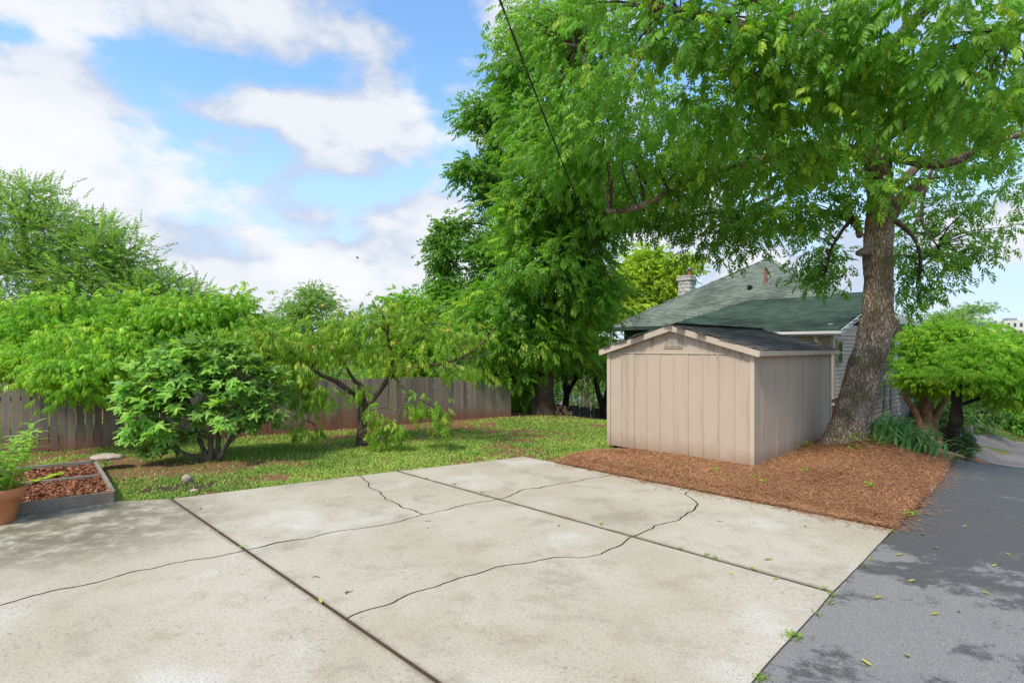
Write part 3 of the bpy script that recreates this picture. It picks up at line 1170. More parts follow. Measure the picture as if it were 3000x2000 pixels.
for a, b in ((-OV, SW / 2), (SW / 2, SW + OV)):
    B().prism([rp(a, -FO, -.045), rp(b, -FO, -.045), rp(b, -FO, -.012), rp(a, -FO, -.012)], BX * (SL + 2 * FO)).obj('roof_deck', M['shed_shingle'], shed)
    B().prism([rp(a, -FO - .022, -.115), rp(b, -FO - .022, -.115), rp(b, -FO - .022, -.006), rp(a, -FO - .022, -.006)], BX * .02).obj('fascia', M['trim'], shed)
    B().prism([rp(a, SL + FO, -.115), rp(b, SL + FO, -.115), rp(b, SL + FO, -.006), rp(a, SL + FO, -.006)], BX * .02).obj('fascia', M['trim'], shed)
B().box(SF, -OV - .02, -OV, -FO - .02, SL + FO + .02, SE - .075, SE + .015).obj('eave_fascia', M['trim'], shed, bevel=.003)
B().box(SF, SW + OV, SW + OV + .02, -FO - .02, SL + FO + .02, SE - .075, SE + .015).obj('eave_fascia', M['trim'], shed, bevel=.003)
B().box(SF, -OV, .0, 0, SL, SE - .075, SE - .06).obj('soffit', M['trim'], shed)


def shingle_mesh(name, w, l, th, mat):
    b = B()
    b.add([(-w / 2, 0, 0), (w / 2, 0, 0), (w / 2, l, -th * .5), (-w / 2, l, -th * .5), (-w / 2, 0, th), (w / 2, 0, th), (w / 2, l, th * .1), (-w / 2, l, th * .1)],
          [(4, 5, 6, 7), (0, 1, 5, 4), (1, 2, 6, 5), (3, 0, 4, 7)])
    return b.mesh(name, mat)


def shingle_field(parent, o, r, up, poly, course, w, th, mat, n_single=300, seed=1, gap=.006):
    """overlapping tabs on a roof plane: the nearest ones are objects, the rest one joined part"""
    o, r, up = np.array(o, float), np.array(r, float), np.array(up, float)
    r /= np.linalg.norm(r)
    up /= np.linalg.norm(up)
    nrm = np.cross(r, up)
    pr = np.array([[np.dot(np.array(p) - o, r), np.dot(np.array(p) - o, up)] for p in poly])
    rr = random.Random(seed)
    cells = []
    k = 0
    q = pr[:, 1].min()
    while q < pr[:, 1].max():
        x = pr[:, 0].min() - rr.random() * w
        while x < pr[:, 0].max() + w:
            if bool(inpoly(np.array([x]), np.array([q + course * .4]), pr)[0]):
                cells.append((x, q))
            x += w
        q += course
        k += 1
    cells.sort(key=lambda c: np.linalg.norm(o + r * c[0] + up * c[1] - np.array([0, 0, EYE])))
    me = shingle_mesh('shingle', w - gap, course * 1.25, th, mat)
    mv = np.array([v.co[:] for v in me.vertices])
    T = np.array([[4, 5, 6], [4, 6, 7], [0, 1, 5], [0, 5, 4], [1, 2, 6], [1, 6, 5], [3, 0, 4], [3, 4, 7]])
    V, TT, LV = [], [], []
    for i, (x, y) in enumerate(cells):
        c = o + r * x + up * (y + rr.uniform(-.006, .006)) + nrm * rr.uniform(0, th * .35)
        if i < n_single:
            m4 = Matrix(((r[0], up[0], nrm[0], c[0]), (r[1], up[1], nrm[1], c[1]), (r[2], up[2], nrm[2], c[2]), (0, 0, 0, 1)))
            inst('shingle', me, parent, m4)
        else:
            V.append(c + mv[:, [0]] * r + mv[:, [1]] * up + mv[:, [2]] * nrm)
            TT.append(T + 8 * len(TT))
            LV.append(np.tile([rr.random(), 0, 0, 1], (8, 1)))
    if V:
        tri_mesh('shingles', np.vstack(V), np.vstack(TT), mat, parent, np.vstack(LV), kind='stuff')


slope = np.array(rp(SW / 2, 0)) - np.array(rp(-OV, 0))
shingle_field(shed, rp(-OV - .015, -FO - .01), BX, slope, [rp(-OV - .015, -FO - .01), rp(-OV - .015, SL + FO), rp(SW / 2, SL + FO), rp(SW / 2, -FO - .01)], .14, .3, .016, M['shed_shingle'], 240, 3)
slope2 = np.array(rp(SW / 2, 0)) - np.array(rp(SW + OV, 0))
shingle_field(shed, rp(SW + OV + .015, SL + FO), -BX, slope2, [rp(SW + OV + .015, SL + FO), rp(SW + OV + .015, -FO - .01), rp(SW / 2, -FO - .01), rp(SW / 2, SL + FO)], .14, .3, .016, M['shed_shingle'], 40, 4)
# gable vent: three louvred bays in a frame
vx0, vx1, vz0, vz1 = SW / 2 - .18, SW / 2 + .2, SE + .06, SE + .27
vent = B()
for (a, b, c, d_) in ((vx0, vx1, vz0, vz0 + .016), (vx0, vx1, vz1 - .016, vz1), (vx0, vx0 + .016, vz0, vz1), (vx1 - .016, vx1, vz0, vz1), (vx0 + .12, vx0 + .134, vz0, vz1), (vx0 + .245, vx0 + .26, vz0, vz1)):
    vent.box(SF, a, b, -.012, .014, c, d_)
vent_o = vent.obj('gable_vent', M['trim'], shed)
B().box(SF, vx0 + .01, vx1 - .01, .006, .013, vz0 + .01, vz1 - .01).obj('vent_screen', M['black'], vent_o)
for k in range(8):
    z = vz0 + .03 + k * .0225
    for a, b in ((vx0 + .018, vx0 + .118), (vx0 + .136, vx0 + .243), (vx0 + .262, vx1 - .018)):
        B().prism([sp(a, -.008, z), sp(a, .008, z + .014), sp(a, .008, z + .018), sp(a, -.008, z + .004)], AX * (b - a)).obj('louvre', M['trim'], vent_o)
# dead vine tendrils left on the gable
for i, (x0, n) in enumerate(((.28, 3), (.75, 3), (.5, 2), (1.1, 1), (2.0, 2), (2.4, 2), (1.95, 1))):
    b = B()
    for k in range(n):
        h = random.uniform(.12, .3)
        zt = SE + .04 + RISE * (1 - abs(x0 - SW / 2) / (SW / 2)) - .09
        x = x0 + random.uniform(-.08, .08)
        zt = min(zt, SE + .04 + RISE * (1 - abs(x - SW / 2) / (SW / 2)) - .09)
        b.tube([sp(x, -.014, zt), sp(x + random.uniform(-.06, .06), -.015, zt - h * .4), sp(x + random.uniform(-.12, .12), -.014, zt - h)], [.0035, .0025, .0015], 5, 3)
    b.obj('dead_tendril', M['twig'], shed)

# ------------------------------------------------------------------ house beyond the shed
Q = np.array([17.6, 25.0, 0])            # far right corner of the main walls
EZ = 3.1
def hp(s, t, z):
    """house frame: s along BX from the rear main wall, t along AX from the right main wall"""
    return np.array([Q[0], Q[1], 0]) + BX * (s - 7.05 + .6) + AX * t + kz * z
house = thing('house', 'old stone house with a mossy green hipped shingle roof and stone chimney', 'house', hp(0, 5, -2.4))
HW, HL, OH = 10.4, 10.4, .6
EL, ER = hp(-OH, HW + OH, EZ), hp(-OH, -OH, EZ)
FL_, FR_ = hp(HL + OH, HW + OH, EZ), hp(HL + OH, -OH, EZ)
A1, A2 = hp(5.1, HW / 2, 6.62), hp(5.7, HW / 2, 6.62)
# walls of the main block
def wall(name, a, b, z0, z1, th, mat, inward, parent):
    a, b = np.array(a, float), np.array(b, float)
    a[2] = b[2] = z0
    i = np.array(inward, float)
    return B().prism([a, b, b + i * th, a + i * th], kz * (z1 - z0)).obj(name, mat, parent)
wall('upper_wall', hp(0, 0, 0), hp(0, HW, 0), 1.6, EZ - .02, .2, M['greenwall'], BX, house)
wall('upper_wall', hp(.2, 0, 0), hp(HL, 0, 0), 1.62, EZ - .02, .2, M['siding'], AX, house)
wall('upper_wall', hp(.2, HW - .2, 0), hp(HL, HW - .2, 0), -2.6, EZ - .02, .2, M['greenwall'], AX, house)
wall('lower_wall', hp(.02, .02, 0), hp(.02, HW - .02, 0), -2.6, 1.6, .2, M['mortar'], BX, house)
wall('lower_wall', hp(.24, .02, 0), hp(HL, .02, 0), -3.4, 1.55, .2, M['mortar'], AX, house)
B().prism([hp(-.06, -.07, 1.52), hp(HL, -.07, 1.52), hp(HL, .0, 1.52), hp(-.06, .0, 1.52)], kz * .13).obj('belt_course', M['white'], house)
B().prism([hp(-.0, -.02, -1.72), hp(HL, -.02, -1.72), hp(HL, .03, -1.72), hp(0, .03, -1.72)], kz * .12).obj('water_table', M['stone'], house)
# ashlar blocks on the driveway side, with three tall basement windows left open
wins = [(1.75, 2.35), (3.85, 4.35), (5.05, 5.5)]
WZ0, WZ1 = -.75, .72
rr = random.Random(5)
stone_me = []
for k in range(4):
    b = B()
    n_ = 4
    vs = []
    for i in range(n_):
        for j in range(n_):
            e = (i in (0, n_ - 1)) or (j in (0, n_ - 1))
            vs.append((i / (n_ - 1) - .5, -(0.35 if e else rr.uniform(.7, 1.3)), j / (n_ - 1) - .5))
    fs = [(i * n_ + j, (i + 1) * n_ + j, (i + 1) * n_ + j + 1, i * n_ + j + 1) for i in range(n_ - 1) for j in range(n_ - 1)]
    k0 = len(vs)
    vs += [(-.5, 0.5, -.5), (.5, .5, -.5), (.5, .5, .5), (-.5, .5, .5)]
    c = [0, n_ * (n_ - 1), n_ * n_ - 1, n_ - 1]
    for q in range(4):
        fs.append((c[q], k0 + q, k0 + (q + 1) % 4, c[(q + 1) % 4]))
    b.add(vs, fs)
    stone_me.append(b.mesh('stone_block', M['stone']))
z = -1.58
while z < 1.45:
    h = rr.choice((.16, .2, .24))
    s0 = rr.uniform(-.3, 0) + 0
    while s0 < 7.0:
        w = rr.uniform(.3, .62)
        a, b_ = max(s0, .0), min(s0 + w, 7.05)
        mid = (a + b_) / 2
        inwin = any(a < w1 and b_ > w0 and z + h > WZ0 and z < WZ1 for (w0, w1) in wins)
        if inwin:
            for (w0, w1) in wins:
                if a < w1 and b_ > w0:
                    a, b_ = (a, w0) if mid < (w0 + w1) / 2 else (w1, b_)
        if b_ - a > .07:
            c = hp((a + b_) / 2, .0, z + h / 2)
            sx, sz = b_ - a - .014, h - .014
            m4 = Matrix(((BX[0] * sx, AX[0] * .045, 0, c[0]), (BX[1] * sx, AX[1] * .045, 0, c[1]), (0, 0, sz, c[2]), (0, 0, 0, 1)))
            inst('stone_block', rr.choice(stone_me), house, m4)
        s0 += w
    z += h
for (w0, w1) in wins:
    w_ = B()
    for (a, b_, z0, z1) in ((w0, w1, WZ0, WZ0 + .07), (w0, w1, WZ1 - .06, WZ1), (w0, w0 + .06, WZ0 + .07, WZ1 - .06), (w1 - .06, w1, WZ0 + .07, WZ1 - .06)):
        w_.prism([hp(a, .005, z0), hp(b_, .005, z0), hp(b_, .05, z0), hp(a, .05, z0)], kz * (z1 - z0))
    wf = w_.obj('window', M['siding'], house)
    B().prism([hp(w0 + .06, .01, WZ0 + .07), hp(w1 - .06, .01, WZ0 + .07), hp(w1 - .06, .018, WZ0 + .07), hp(w0 + .06, .018, WZ0 + .07)], kz * (WZ1 - WZ0 - .13)).obj('pane', M['glass'], wf)
    B().prism([hp(w0 - .1, -.05, WZ1), hp(w1 + .1, -.05, WZ1), hp(w1 + .1, .01, WZ1), hp(w0 - .1, .01, WZ1)], kz * .2).obj('lintel', M['white'], wf)
# upper window and lap boards on the driveway side
for k in range(10):
    zb = 1.66 + k * .14
    B().prism([hp(.2, -.005, zb), hp(7.0, -.005, zb), hp(7.0, -.03, zb), hp(.2, -.03, zb)], kz * .02 + AX * .0).add([hp(.2, -.03, zb), hp(7.0, -.03, zb), hp(7.0, -.006, zb + .14), hp(.2, -.006, zb + .14)], [(0, 1, 2, 3)]).obj('siding_board', M['white'], house)
uw = B().prism([hp(5.2, -.045, 1.7), hp(5.95, -.045, 1.7), hp(5.95, .0, 1.7), hp(5.2, .0, 1.7)], kz * 1.1).obj('window', M['rust'], house)
B().prism([hp(5.28, -.052, 1.78), hp(5.87, -.052, 1.78), hp(5.87, -.047, 1.78), hp(5.28, -.047, 1.78)], kz * .94).obj('pane', M['glass'], uw)
# corner quoins: the rear face just visible at the corner
# main roof
roof = B().add([EL, ER, FR_, FL_, A1, A2], [(0, 1, 4), (1, 2, 5, 4), (2, 3, 5), (3, 0, 4, 5), (0, 3, 2, 1)]).obj('roof', M['roof_grey'], house)
for a, b_ in ((EL, ER), (ER, FR_), (FR_, FL_), (FL_, EL)):
    B().beam(np.array(a) - kz * .07, np.array(b_) - kz * .07, .03, .13).obj('fascia', M['greenwall'], house)
upv = (A1 - (EL + ER) / 2)
shingle_field(house, np.array(EL) - upv * .004 + kz * .02, ER - EL, upv, [EL, ER, A1], .15, .34, .02, M['roof_grey'], 150, 8)
upr = (A2 - (ER + FR_) / 2)
for a, b_ in ((EL, A1), (ER, A1)):
    B().beam(np.array(a) + kz * .03, np.array(b_) + kz * .04, .2, .035).obj('hip_cap', M['roof_grey'], house)
# rear addition: shallower mossy roof carried on over the rear slope
PR, AZ = np.array([10.0, 16.6, 0]), 2.62
def ap(s, t, z):
    return PR + BX * s + AX * t + kz * z
TL = 7.2
upa = ap(6.5, 0, 2.62 + 6.5 * .262) - ap(0, 0, 2.62)
top_s = 6.3
ar = B()
ar.prism([ap(0, 0, AZ), ap(0, TL, AZ), ap(top_s, TL - 1.9, AZ + top_s * .262), ap(top_s, 0, AZ + top_s * .262)], -kz * .06)
ar.obj('addition_roof', M['roof_green'], house)
shingle_field(house, ap(-.03, TL, AZ + .012), -AX, upa, [ap(-.03, TL, AZ), ap(-.03, -.02, AZ), ap(top_s, -.02, AZ + top_s * .262), ap(top_s, TL - 1.9, AZ + top_s * .262)], .14, .32, .018, M['roof_green'], 150, 9)
B().beam(ap(-.03, -.03, AZ - .03), ap(top_s, -.03, AZ + top_s * .262 - .03), .03, .12).obj('rake_board', M['white'], house)
B().beam(ap(-.05, TL, AZ - .05), ap(-.05, -.02, AZ - .05), .1, .09).obj('gutter', M['white'], house)
B().prism([ap(0, .0, AZ - .14), ap(0, TL, AZ - .14), ap(.5, TL, AZ - .14), ap(.5, 0, AZ - .14)], kz * .02).obj('soffit', M['white'], house)
wall('addition_wall', ap(.5, .4, 0), ap(.5, TL - .5, 0), .5, AZ - .05, .15, M['siding'], BX, house)
wall('addition_wall', ap(.66, .42, 0), ap(4.85, .42, 0), .5, AZ + .25, .12, M['siding'], AX, house)
wall('foundation', ap(.58, .5, 0), ap(.58, TL - .6, 0), -2.0, .5, .2, M['brick'], BX, house)
wall('foundation', ap(.8, .5, 0), ap(4.85, .5, 0), -2.0, .5, .2, M['brick'], AX, house)
# lap siding boards on the addition, driveway side and rear
for k in range(17):
    zb = .5 + k * .125
    B().add([ap(.5, .36, zb), ap(4.8, .36, zb), ap(4.8, .41, zb + .13), ap(.5, .41, zb + .13), ap(.5, .41, zb), ap(4.8, .41, zb)], [(0, 1, 2, 3), (0, 4, 5, 1), (0, 3, 4)]).obj('siding_board', M['siding'], house)
    if zb > 1.9:
        B().add([ap(.46, .4, zb), ap(.46, TL - .6, zb), ap(.495, TL - .6, zb + .13), ap(.495, .4, zb + .13), ap(.5, .4, zb), ap(.5, TL - .6, zb)], [(0, 3, 2, 1), (0, 1, 5, 4)]).obj('siding_board', M['siding'], house)
B().box((ap(0, 0, 0), BX, AX), .44, .56, .335, .43, .48, AZ + .05).obj('corner_board', M['siding'], house)
aw = B()
for (a, b_, z0, z1) in ((.86, 1.42, 1.55, 1.6), (.86, 1.42, 2.3, 2.35), (.86, .91, 1.6, 2.3), (1.37, 1.42, 1.6, 2.3), (.91, 1.37, 1.93, 1.97)):
    aw.box((ap(0, 0, 0), BX, AX), a, b_, .33, .4, z0, z1)
aw = aw.obj('window', M['trim'], house)
for z0, z1 in ((1.6, 1.93), (1.97, 2.3)):
    B().box((ap(0, 0, 0), BX, AX), .91, 1.37, .345, .35, z0, z1).obj('pane', M['glass'], aw)
B().tube([ap(.1, .75, AZ - .12), ap(.12, .72, AZ - .32), ap(.42, .62, AZ - .52), ap(.44, .6, AZ - .95)], [.055, .055, .05, .05], 8, 4).obj('downspout', M['siding'], house)
# twin flood lamp on the addition corner
fl = B().tube([ap(.46, .36, .33), ap(.36, .3, .33)], [.03, .03], 8).obj('lamp_bracket', M['white'], house)
for k in (-1, 1):
    c = ap(.34 + .03 * k, .28 - .06 * k, .33)
    dd = -BX * .6 - AX * .5 * k - kz * .25
    B().tube([c, c + dd * .09, c + dd * .16], [.03, .055, .07], 10).obj('flood_lamp', M['white'], fl, True)
# porch gable seen past the far right corner
pg = [hp(7.2, -.1, .8), hp(9.6, -.1, .8)]
B().beam(hp(7.6, -.2, 1.05), hp(7.6, -1.6, .25), 1.6, .1).obj('porch_roof', M['roof_green'], house)
B().beam(hp(6.8, -.2, .98), hp(6.8, -1.6, .18), .05, .16).obj('porch_fascia', M['rust'], house)
# roof furniture
def on_roof(u, v):
    """where the view ray of pixel (u, v) meets the rear roof plane"""
    d = P(u, v, 1.0) - np.array([0, 0, EYE])
    n = np.cross(np.array(ER) - EL, np.array(A1) - EL)
    k = np.dot(np.array(EL) - np.array([0, 0, EYE]), n) / np.dot(d, n)
    return np.array([0, 0, EYE]) + d * k
b0 = on_roof(2243, 828)
B().lathe(b0 - kz * .1, [(.07, 0), (.07, .72), (.045, .72), (.045, .6)], 12).obj('vent_pipe', M['rust'], house, True)
B().lathe(b0 - kz * .08, [(.2, 0), (.16, .06), (.075, .16)], 12).obj('pipe_flashing', M['rust'], house, True)
b1 = on_roof(2196, 850)
B().lathe(b1 - kz * .06, [(.07, 0), (.07, .18), (.13, .2), (.13, .26), (.02, .32)], 12).obj('roof_vent', M['black'], house, True)
chimney = bpy.data.objects.new('chimney', None)
cc = np.array([9.25, 28.9, 0])
link(chimney, house)
CF = (cc, AX, BX)
B().box(CF, -.33, .33, -.3, .3, 2.8, 5.62).obj('chimney_core', M['mortar'], chimney)
z = 4.0
while z < 5.6:
    h = .2
    for (o_, e_, n_) in ((cc - BX * .3, AX, -BX), (cc - AX * .33, BX, -AX)):
        span = .66 if e_ is AX else .6
        x = -span / 2
        while x < span / 2 - .02:
            w = min(rr.uniform(.2, .36), span / 2 - x)
            c = o_ + e_ * (x + w / 2) + kz * (z + h / 2)
            m4 = Matrix(((e_[0] * (w - .014), -n_[0] * .04, 0, c[0]), (e_[1] * (w - .014), -n_[1] * .04, 0, c[1]), (0, 0, h - .014, c[2]), (0, 0, 0, 1)))
            inst('stone_block', rr.choice(stone_me), chimney, m4)
            x += w
    z += h
B().box(CF, -.41, .41, -.38, .38, 5.6, 5.76).obj('chimney_cap', M['stone'], chimney, bevel=.03)
B().box(CF, -.37, .37, -.34, .34, 5.765, 5.88).obj('chimney_cap', M['stone'], chimney, bevel=.03)
for k in (-.16, .16):
    B().lathe(cc + AX * k + kz * 5.87, [(.1, 0), (.105, .28), (.12, .3), (.12, .35), (.08, .35), (.08, .2)], 14).obj('flue_pot', M['brick'], chimney, True)
B().lathe(cc - AX * .16 + kz * 6.2, [(.02, .12), (.18, .05), (.18, .03)], 12).obj('flue_hood', M['metal'], chimney, True)

# ------------------------------------------------------------------ picket fences
def picket_mesh(name, w, h, th, mat):
    b = B()
    c = .028
    b.prism([(-w / 2, 0, 0), (w / 2, 0, 0), (w / 2, 0, h - c), (w / 2 - c, 0, h), (-w / 2 + c, 0, h), (-w / 2, 0, h - c)], (0, th, 0))
    return b.mesh(name, mat)


def fence(label, a, b, zf, hf, pitch, mat, gapf, seed, w=.128):
    a, b = np.array(a, float), np.array(b, float)
    L = np.linalg.norm(b - a)
    d = (b - a) / L
    f = thing('picket_fence', label, 'fence', (a[0], a[1], zf(a[0], a[1])))
    r = random.Random(seed)
    mes = [picket_mesh('picket', w * q, 1.0, .019, mat) for q in (1.0, 1.03, .97)]
    x = 0
    while x < L:
        p = a + d * x
        h = hf(p[0], p[1]) * r.uniform(.985, 1.015)
        g = gapf(p[0], p[1])
        ang = math.atan2(d[1], d[0])
        m4 = Matrix.Translation((p[0], p[1], zf(p[0], p[1]) - .04)) @ Matrix.Rotation(ang, 4, 'Z') @ Matrix.Rotation(r.uniform(-.012, .012), 4, 'Y') @ Matrix.Rotation(r.uniform(-.012, .012), 4, 'X') @ Matrix.Diagonal((1, 1, h + .04, 1))
        inst('picket', r.choice(mes), f, m4)
        x += w + g * r.uniform(.4, 1.5)
    nrm = np.array([-d[1], d[0]])
    for k, fr in enumerate((.22, .85)):
        q0, q1 = a + nrm * .045, b + nrm * .045
        m_ = (q0 + q1) / 2
        for s0, s1 in ((q0, m_ - d * .005), (m_ + d * .005, q1)):
            B().beam((s0[0], s0[1], zf(*s0) + hf(*s0) * fr), (s1[0], s1[1], zf(*s1) + hf(*s1) * fr), .045, .085).obj('rail', mat, f)
    x = .6
    while x < L:
        p = a + d * x + nrm * .115
        B().box((np.array([p[0], p[1], zf(p[0], p[1])]), np.array([d[0], d[1], 0]), np.array([nrm[0], nrm[1], 0])), -.045, .045, -.045, .045, -.1, hf(p[0], p[1]) - .06).obj('post', mat, f)
        x += 2.35
    return f


def fh(x, y):
    return 1.30 - .30 * float(sstep(x, -2.6, .0))


fence('weathered grey picket fence stained with red clay behind the fruit trees', FX0, FX1, lambda x, y: float(lawn_z(np.array(x), np.array(y))), fh, .14, M['picket'], lambda x, y: .014 if x < -6 else .004, 2, .132)
F2 = [P(1440, 1200, 21.5)[:2], P(1655, 1200, 21.3)[:2], P(1960, 1200, 20.5)[:2]]
zt = lambda u, v, d: float(P(u, v, d)[2])
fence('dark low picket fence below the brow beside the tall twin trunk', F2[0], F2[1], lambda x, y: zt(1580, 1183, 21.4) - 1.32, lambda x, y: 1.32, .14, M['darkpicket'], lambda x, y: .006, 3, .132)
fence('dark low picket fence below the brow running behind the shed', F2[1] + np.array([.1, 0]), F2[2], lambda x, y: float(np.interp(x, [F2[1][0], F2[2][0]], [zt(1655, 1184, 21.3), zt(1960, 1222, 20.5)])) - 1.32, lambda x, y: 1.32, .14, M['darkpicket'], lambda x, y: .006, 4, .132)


# ------------------------------------------------------------------ trees: tapered trunk, limbs, twigs and leaf sprays
def leaflet(L, W, level, curl=.25, fold=.25):
    """one leaf along +x, z up; returns verts, tris"""
    if level == 0:
        return np.array([(0, 0, 0), (L * .45, W / 2, fold * W * .5), (L, 0, -curl * L * .5), (L * .45, -W / 2, fold * W * .5)]), np.array([(0, 2, 1), (0, 3, 2)])
    if level == 1:
        z = lambda x: -curl * L * (x / L) ** 2
        v = [(0, 0, 0), (L * .3, W * .46, z(L * .3)), (L * .3, -W * .46, z(L * .3)), (L * .68, W * .38, z(L * .68)), (L * .68, -W * .38, z(L * .68)), (L, 0, z(L))]
        return np.array(v), np.array([(0, 2, 1), (1, 2, 3), (3, 2, 4), (3, 4, 5)])
    z = lambda x: -curl * L * (x / L) ** 2
    v = [(0, 0, 0)]
    for x, w in ((.32, .5), (.7, .36)):
        v += [(L * x, W * w, z(L * x) + fold * W * w), (L * x, 0, z(L * x)), (L * x, -W * w, z(L * x) + fold * W * w)]
    v.append((L, 0, z(L)))
    return np.array(v), np.array([(0, 2, 1), (0, 3, 2), (1, 2, 4), (2, 5, 4), (2, 3, 5), (3, 6, 5), (4, 5, 7), (5, 6, 7)])


def merge(parts):
    V, T, k = [], [], 0
    for v, t in parts:
        V.append(v)
        T.append(t + k)
        k += len(v)
    return np.vstack(V), np.vstack(T)


def rot_z(v, a):
    c, s = math.cos(a), math.sin(a)
    return np.stack([v[:, 0] * c - v[:, 1] * s, v[:, 0] * s + v[:, 1] * c, v[:, 2]], -1)


def rot_y(v, a):
    c, s = math.cos(a), math.sin(a)
    return np.stack([v[:, 0] * c + v[:, 2] * s, v[:, 1], -v[:, 0] * s + v[:, 2] * c], -1)


def rot_x(v, a):
    c, s = math.cos(a), math.sin(a)
    return np.stack([v[:, 0], v[:, 1] * c - v[:, 2] * s, v[:, 1] * s + v[:, 2] * c], -1)


def spray(n_pairs, Lr, L, W, level, open_=1.0, droop=.45, sag=.25, alt=False, jit=.25, seed=1, curl=.3, stem=0.0):
    """a compound leaf or leafy shoot: leaflets in pairs (or alternate) on a sagging rachis"""
    r = random.Random(seed)
    parts = []

    def at(x):
        return np.array([x, 0, -sag * Lr * (x / Lr) ** 2])
    for i in range(n_pairs):
        f = (i + .6) / n_pairs
        for k in (-1, 1):
            ff = f + (.5 / n_pairs * k if alt else 0)
            size = (.72 + .5 * math.sin(math.pi * min(1, ff * .85 + .1))) * r.uniform(.85, 1.12)
            v, t = leaflet(L * size, W * size, level, curl)
            v = rot_x(v, r.uniform(-jit, jit) * 1.5)
            v = rot_y(v, droop * r.uniform(.5, 1.4))
            v = rot_z(v, k * (open_ - .35 * ff + r.uniform(-jit, jit)))
            parts.append((v + at(ff * Lr * .95), t))
    v, t = leaflet(L * .95, W * .95, level, curl)
    parts.append((rot_y(v, droop + sag) + at(Lr), t))
    if stem:
        s = stem
        a, m, e = at(0), at(Lr * .5), at(Lr)
        w = np.array([0, s, 0])
        parts.append((np.array([a - w, a + w, m - w * .8, m + w * .8, e - w * .4, e + w * .4]), np.array([(0, 2, 1), (1, 2, 3), (2, 4, 3), (3, 4, 5)])))
    return merge(parts)


def place(tmpl, pos, d, scale, up=None, roll=.35):
    V, T = tmpl
    n = len(pos)
    d = d / (np.linalg.norm(d, axis=1)[:, None] + 1e-9)
    u = np.array([0, 0, 1.0]) + rng.normal(0, roll, (n, 3)) if up is None else up
    y = np.cross(u, d)
    y /= np.linalg.norm(y, axis=1)[:, None] + 1e-9
    z = np.cross(d, y)
    Rm = np.stack([d, y, z], 1) * scale[:, None, None]
    W_ = np.einsum('vk,nkc->nvc', V, Rm) + pos[:, None, :]
    TT = T[None] + (np.arange(n) * len(V))[:, None, None]
    return W_.reshape(-1, 3), TT.reshape(-1, 3)


def boughs(blobs, shell):
    C, O, I = [], [], []
    for bi, (c, rad, n) in enumerate(blobs):
        v = rng.normal(size=(n, 3))
        v /= np.linalg.norm(v, axis=1)[:, None]
        r = rng.random(n) ** shell
        C.append(np.array(c) + v * r[:, None] * np.array(rad))
        O.append(v)
        I.append(np.full(n, bi))
    return np.vstack(C), np.vstack(O), np.concatenate(I)


def foliage(name, blobs, tmpls, mat, parent, n_per=22, br=.45, flat=.55, droop=.35, shell=.42, scale=(.8, 1.2), young=.08, outw=.6, clip=None, kind='stuff', up_bias=0.0):
    bc, bo, bi = boughs(blobs, shell)
    if clip is not None:
        k = clip(bc)
        bc, bo = bc[k], bo[k]
    nb = len(bc)
    tone = rng.random(nb)
    tip = rng.random(nb) < young * 2.5
    idx = np.repeat(np.arange(nb), n_per)
    n = len(idx)
    size = br * rng.uniform(.6, 1.35, nb)
    off = rng.normal(0, 1, (n, 3)) * np.array([1, 1, flat]) * size[idx][:, None] * .62
    pos = bc[idx] + off
    d = off / (np.linalg.norm(off, axis=1)[:, None] + 1e-6) * .8 + bo[idx] * outw * np.array([1, 1, .5]) + rng.normal(0, .4, (n, 3))
    d[:, 2] += -droop + up_bias
    sc = rng.uniform(scale[0], scale[1], n)
    if clip is not None:
        k = clip(pos)
        idx, pos, d, sc = idx[k], pos[k], d[k], sc[k]
        n = len(pos)
    VV, TT, LV, k0 = [], [], [], 0
    which = rng.integers(0, len(tmpls), n)
    hz = (bc[idx][:, 2])
    for q, tm in enumerate(tmpls):
        s = which == q
        if not s.any():
            continue
        v, t = place(tm, pos[s], d[s], sc[s])
        nv_ = len(tm[0])
        m = int(s.sum())
        lv = np.zeros((m, nv_, 4))
        lv[..., 0] = np.clip(.62 * rng.random(m) + .38 * tone[idx[s]], 0, 1)[:, None] + rng.normal(0, .07, (m, nv_))
        outer = np.linalg.norm(off, axis=1)[:n][s] > .0 if clip is None else np.ones(m, bool)
        yg = (rng.random(m) < np.where(tip[idx[s]], .5, young * .5)) & outer
        lv[..., 1] = (yg * rng.uniform(.25, 1.0, m))[:, None]
        lv[..., 2] = rng.random(m)[:, None]
        VV.append(v)
        TT.append(t + k0)
        LV.append(np.clip(lv, 0, 1).reshape(-1, 4))
        k0 += len(v)
    o = tri_mesh(name, np.vstack(VV), np.vstack(TT), mat, parent, np.vstack(LV), kind=kind)
    return bc


def twigs(parent, bc, skel, mat, r0=.022, name='branches', lift=.12, max_d=3.5):
    """thin branches from the limbs to every bough"""
    b = B()
    sk = np.array(skel)
    for c in bc:
        dd = np.linalg.norm(sk - c, axis=1) + .6 * np.maximum(0, sk[:, 2] - c[2])
        j = int(np.argmin(dd))
        a = sk[j]
        L = np.linalg.norm(c - a)
        if L < .05 or L > max_d:
            continue
        mid = (a + c) / 2 + np.array([random.uniform(-.1, .1), random.uniform(-.1, .1), lift]) * L
        rr_ = r0 * min(1.6, .5 + .4 * L)
        b.tube([a, mid, c], [rr_, rr_ * .7, rr_ * .25], 5, 3, cap=False)
    if b.v:
        o = b.obj(name, mat, parent, True)
        o['kind'] = 'stuff'


def path_pts(paths, step=.25):
    out = []
    for pts, rad in paths:
        p, r = smooth_path(np.array(pts, float), np.array(rad, float), 5)
        for a, b in zip(p[:-1], p[1:]):
            k = max(1, int(np.linalg.norm(b - a) / step))
            for i in range(k):
                out.append(a + (b - a) * i / k)
    return out


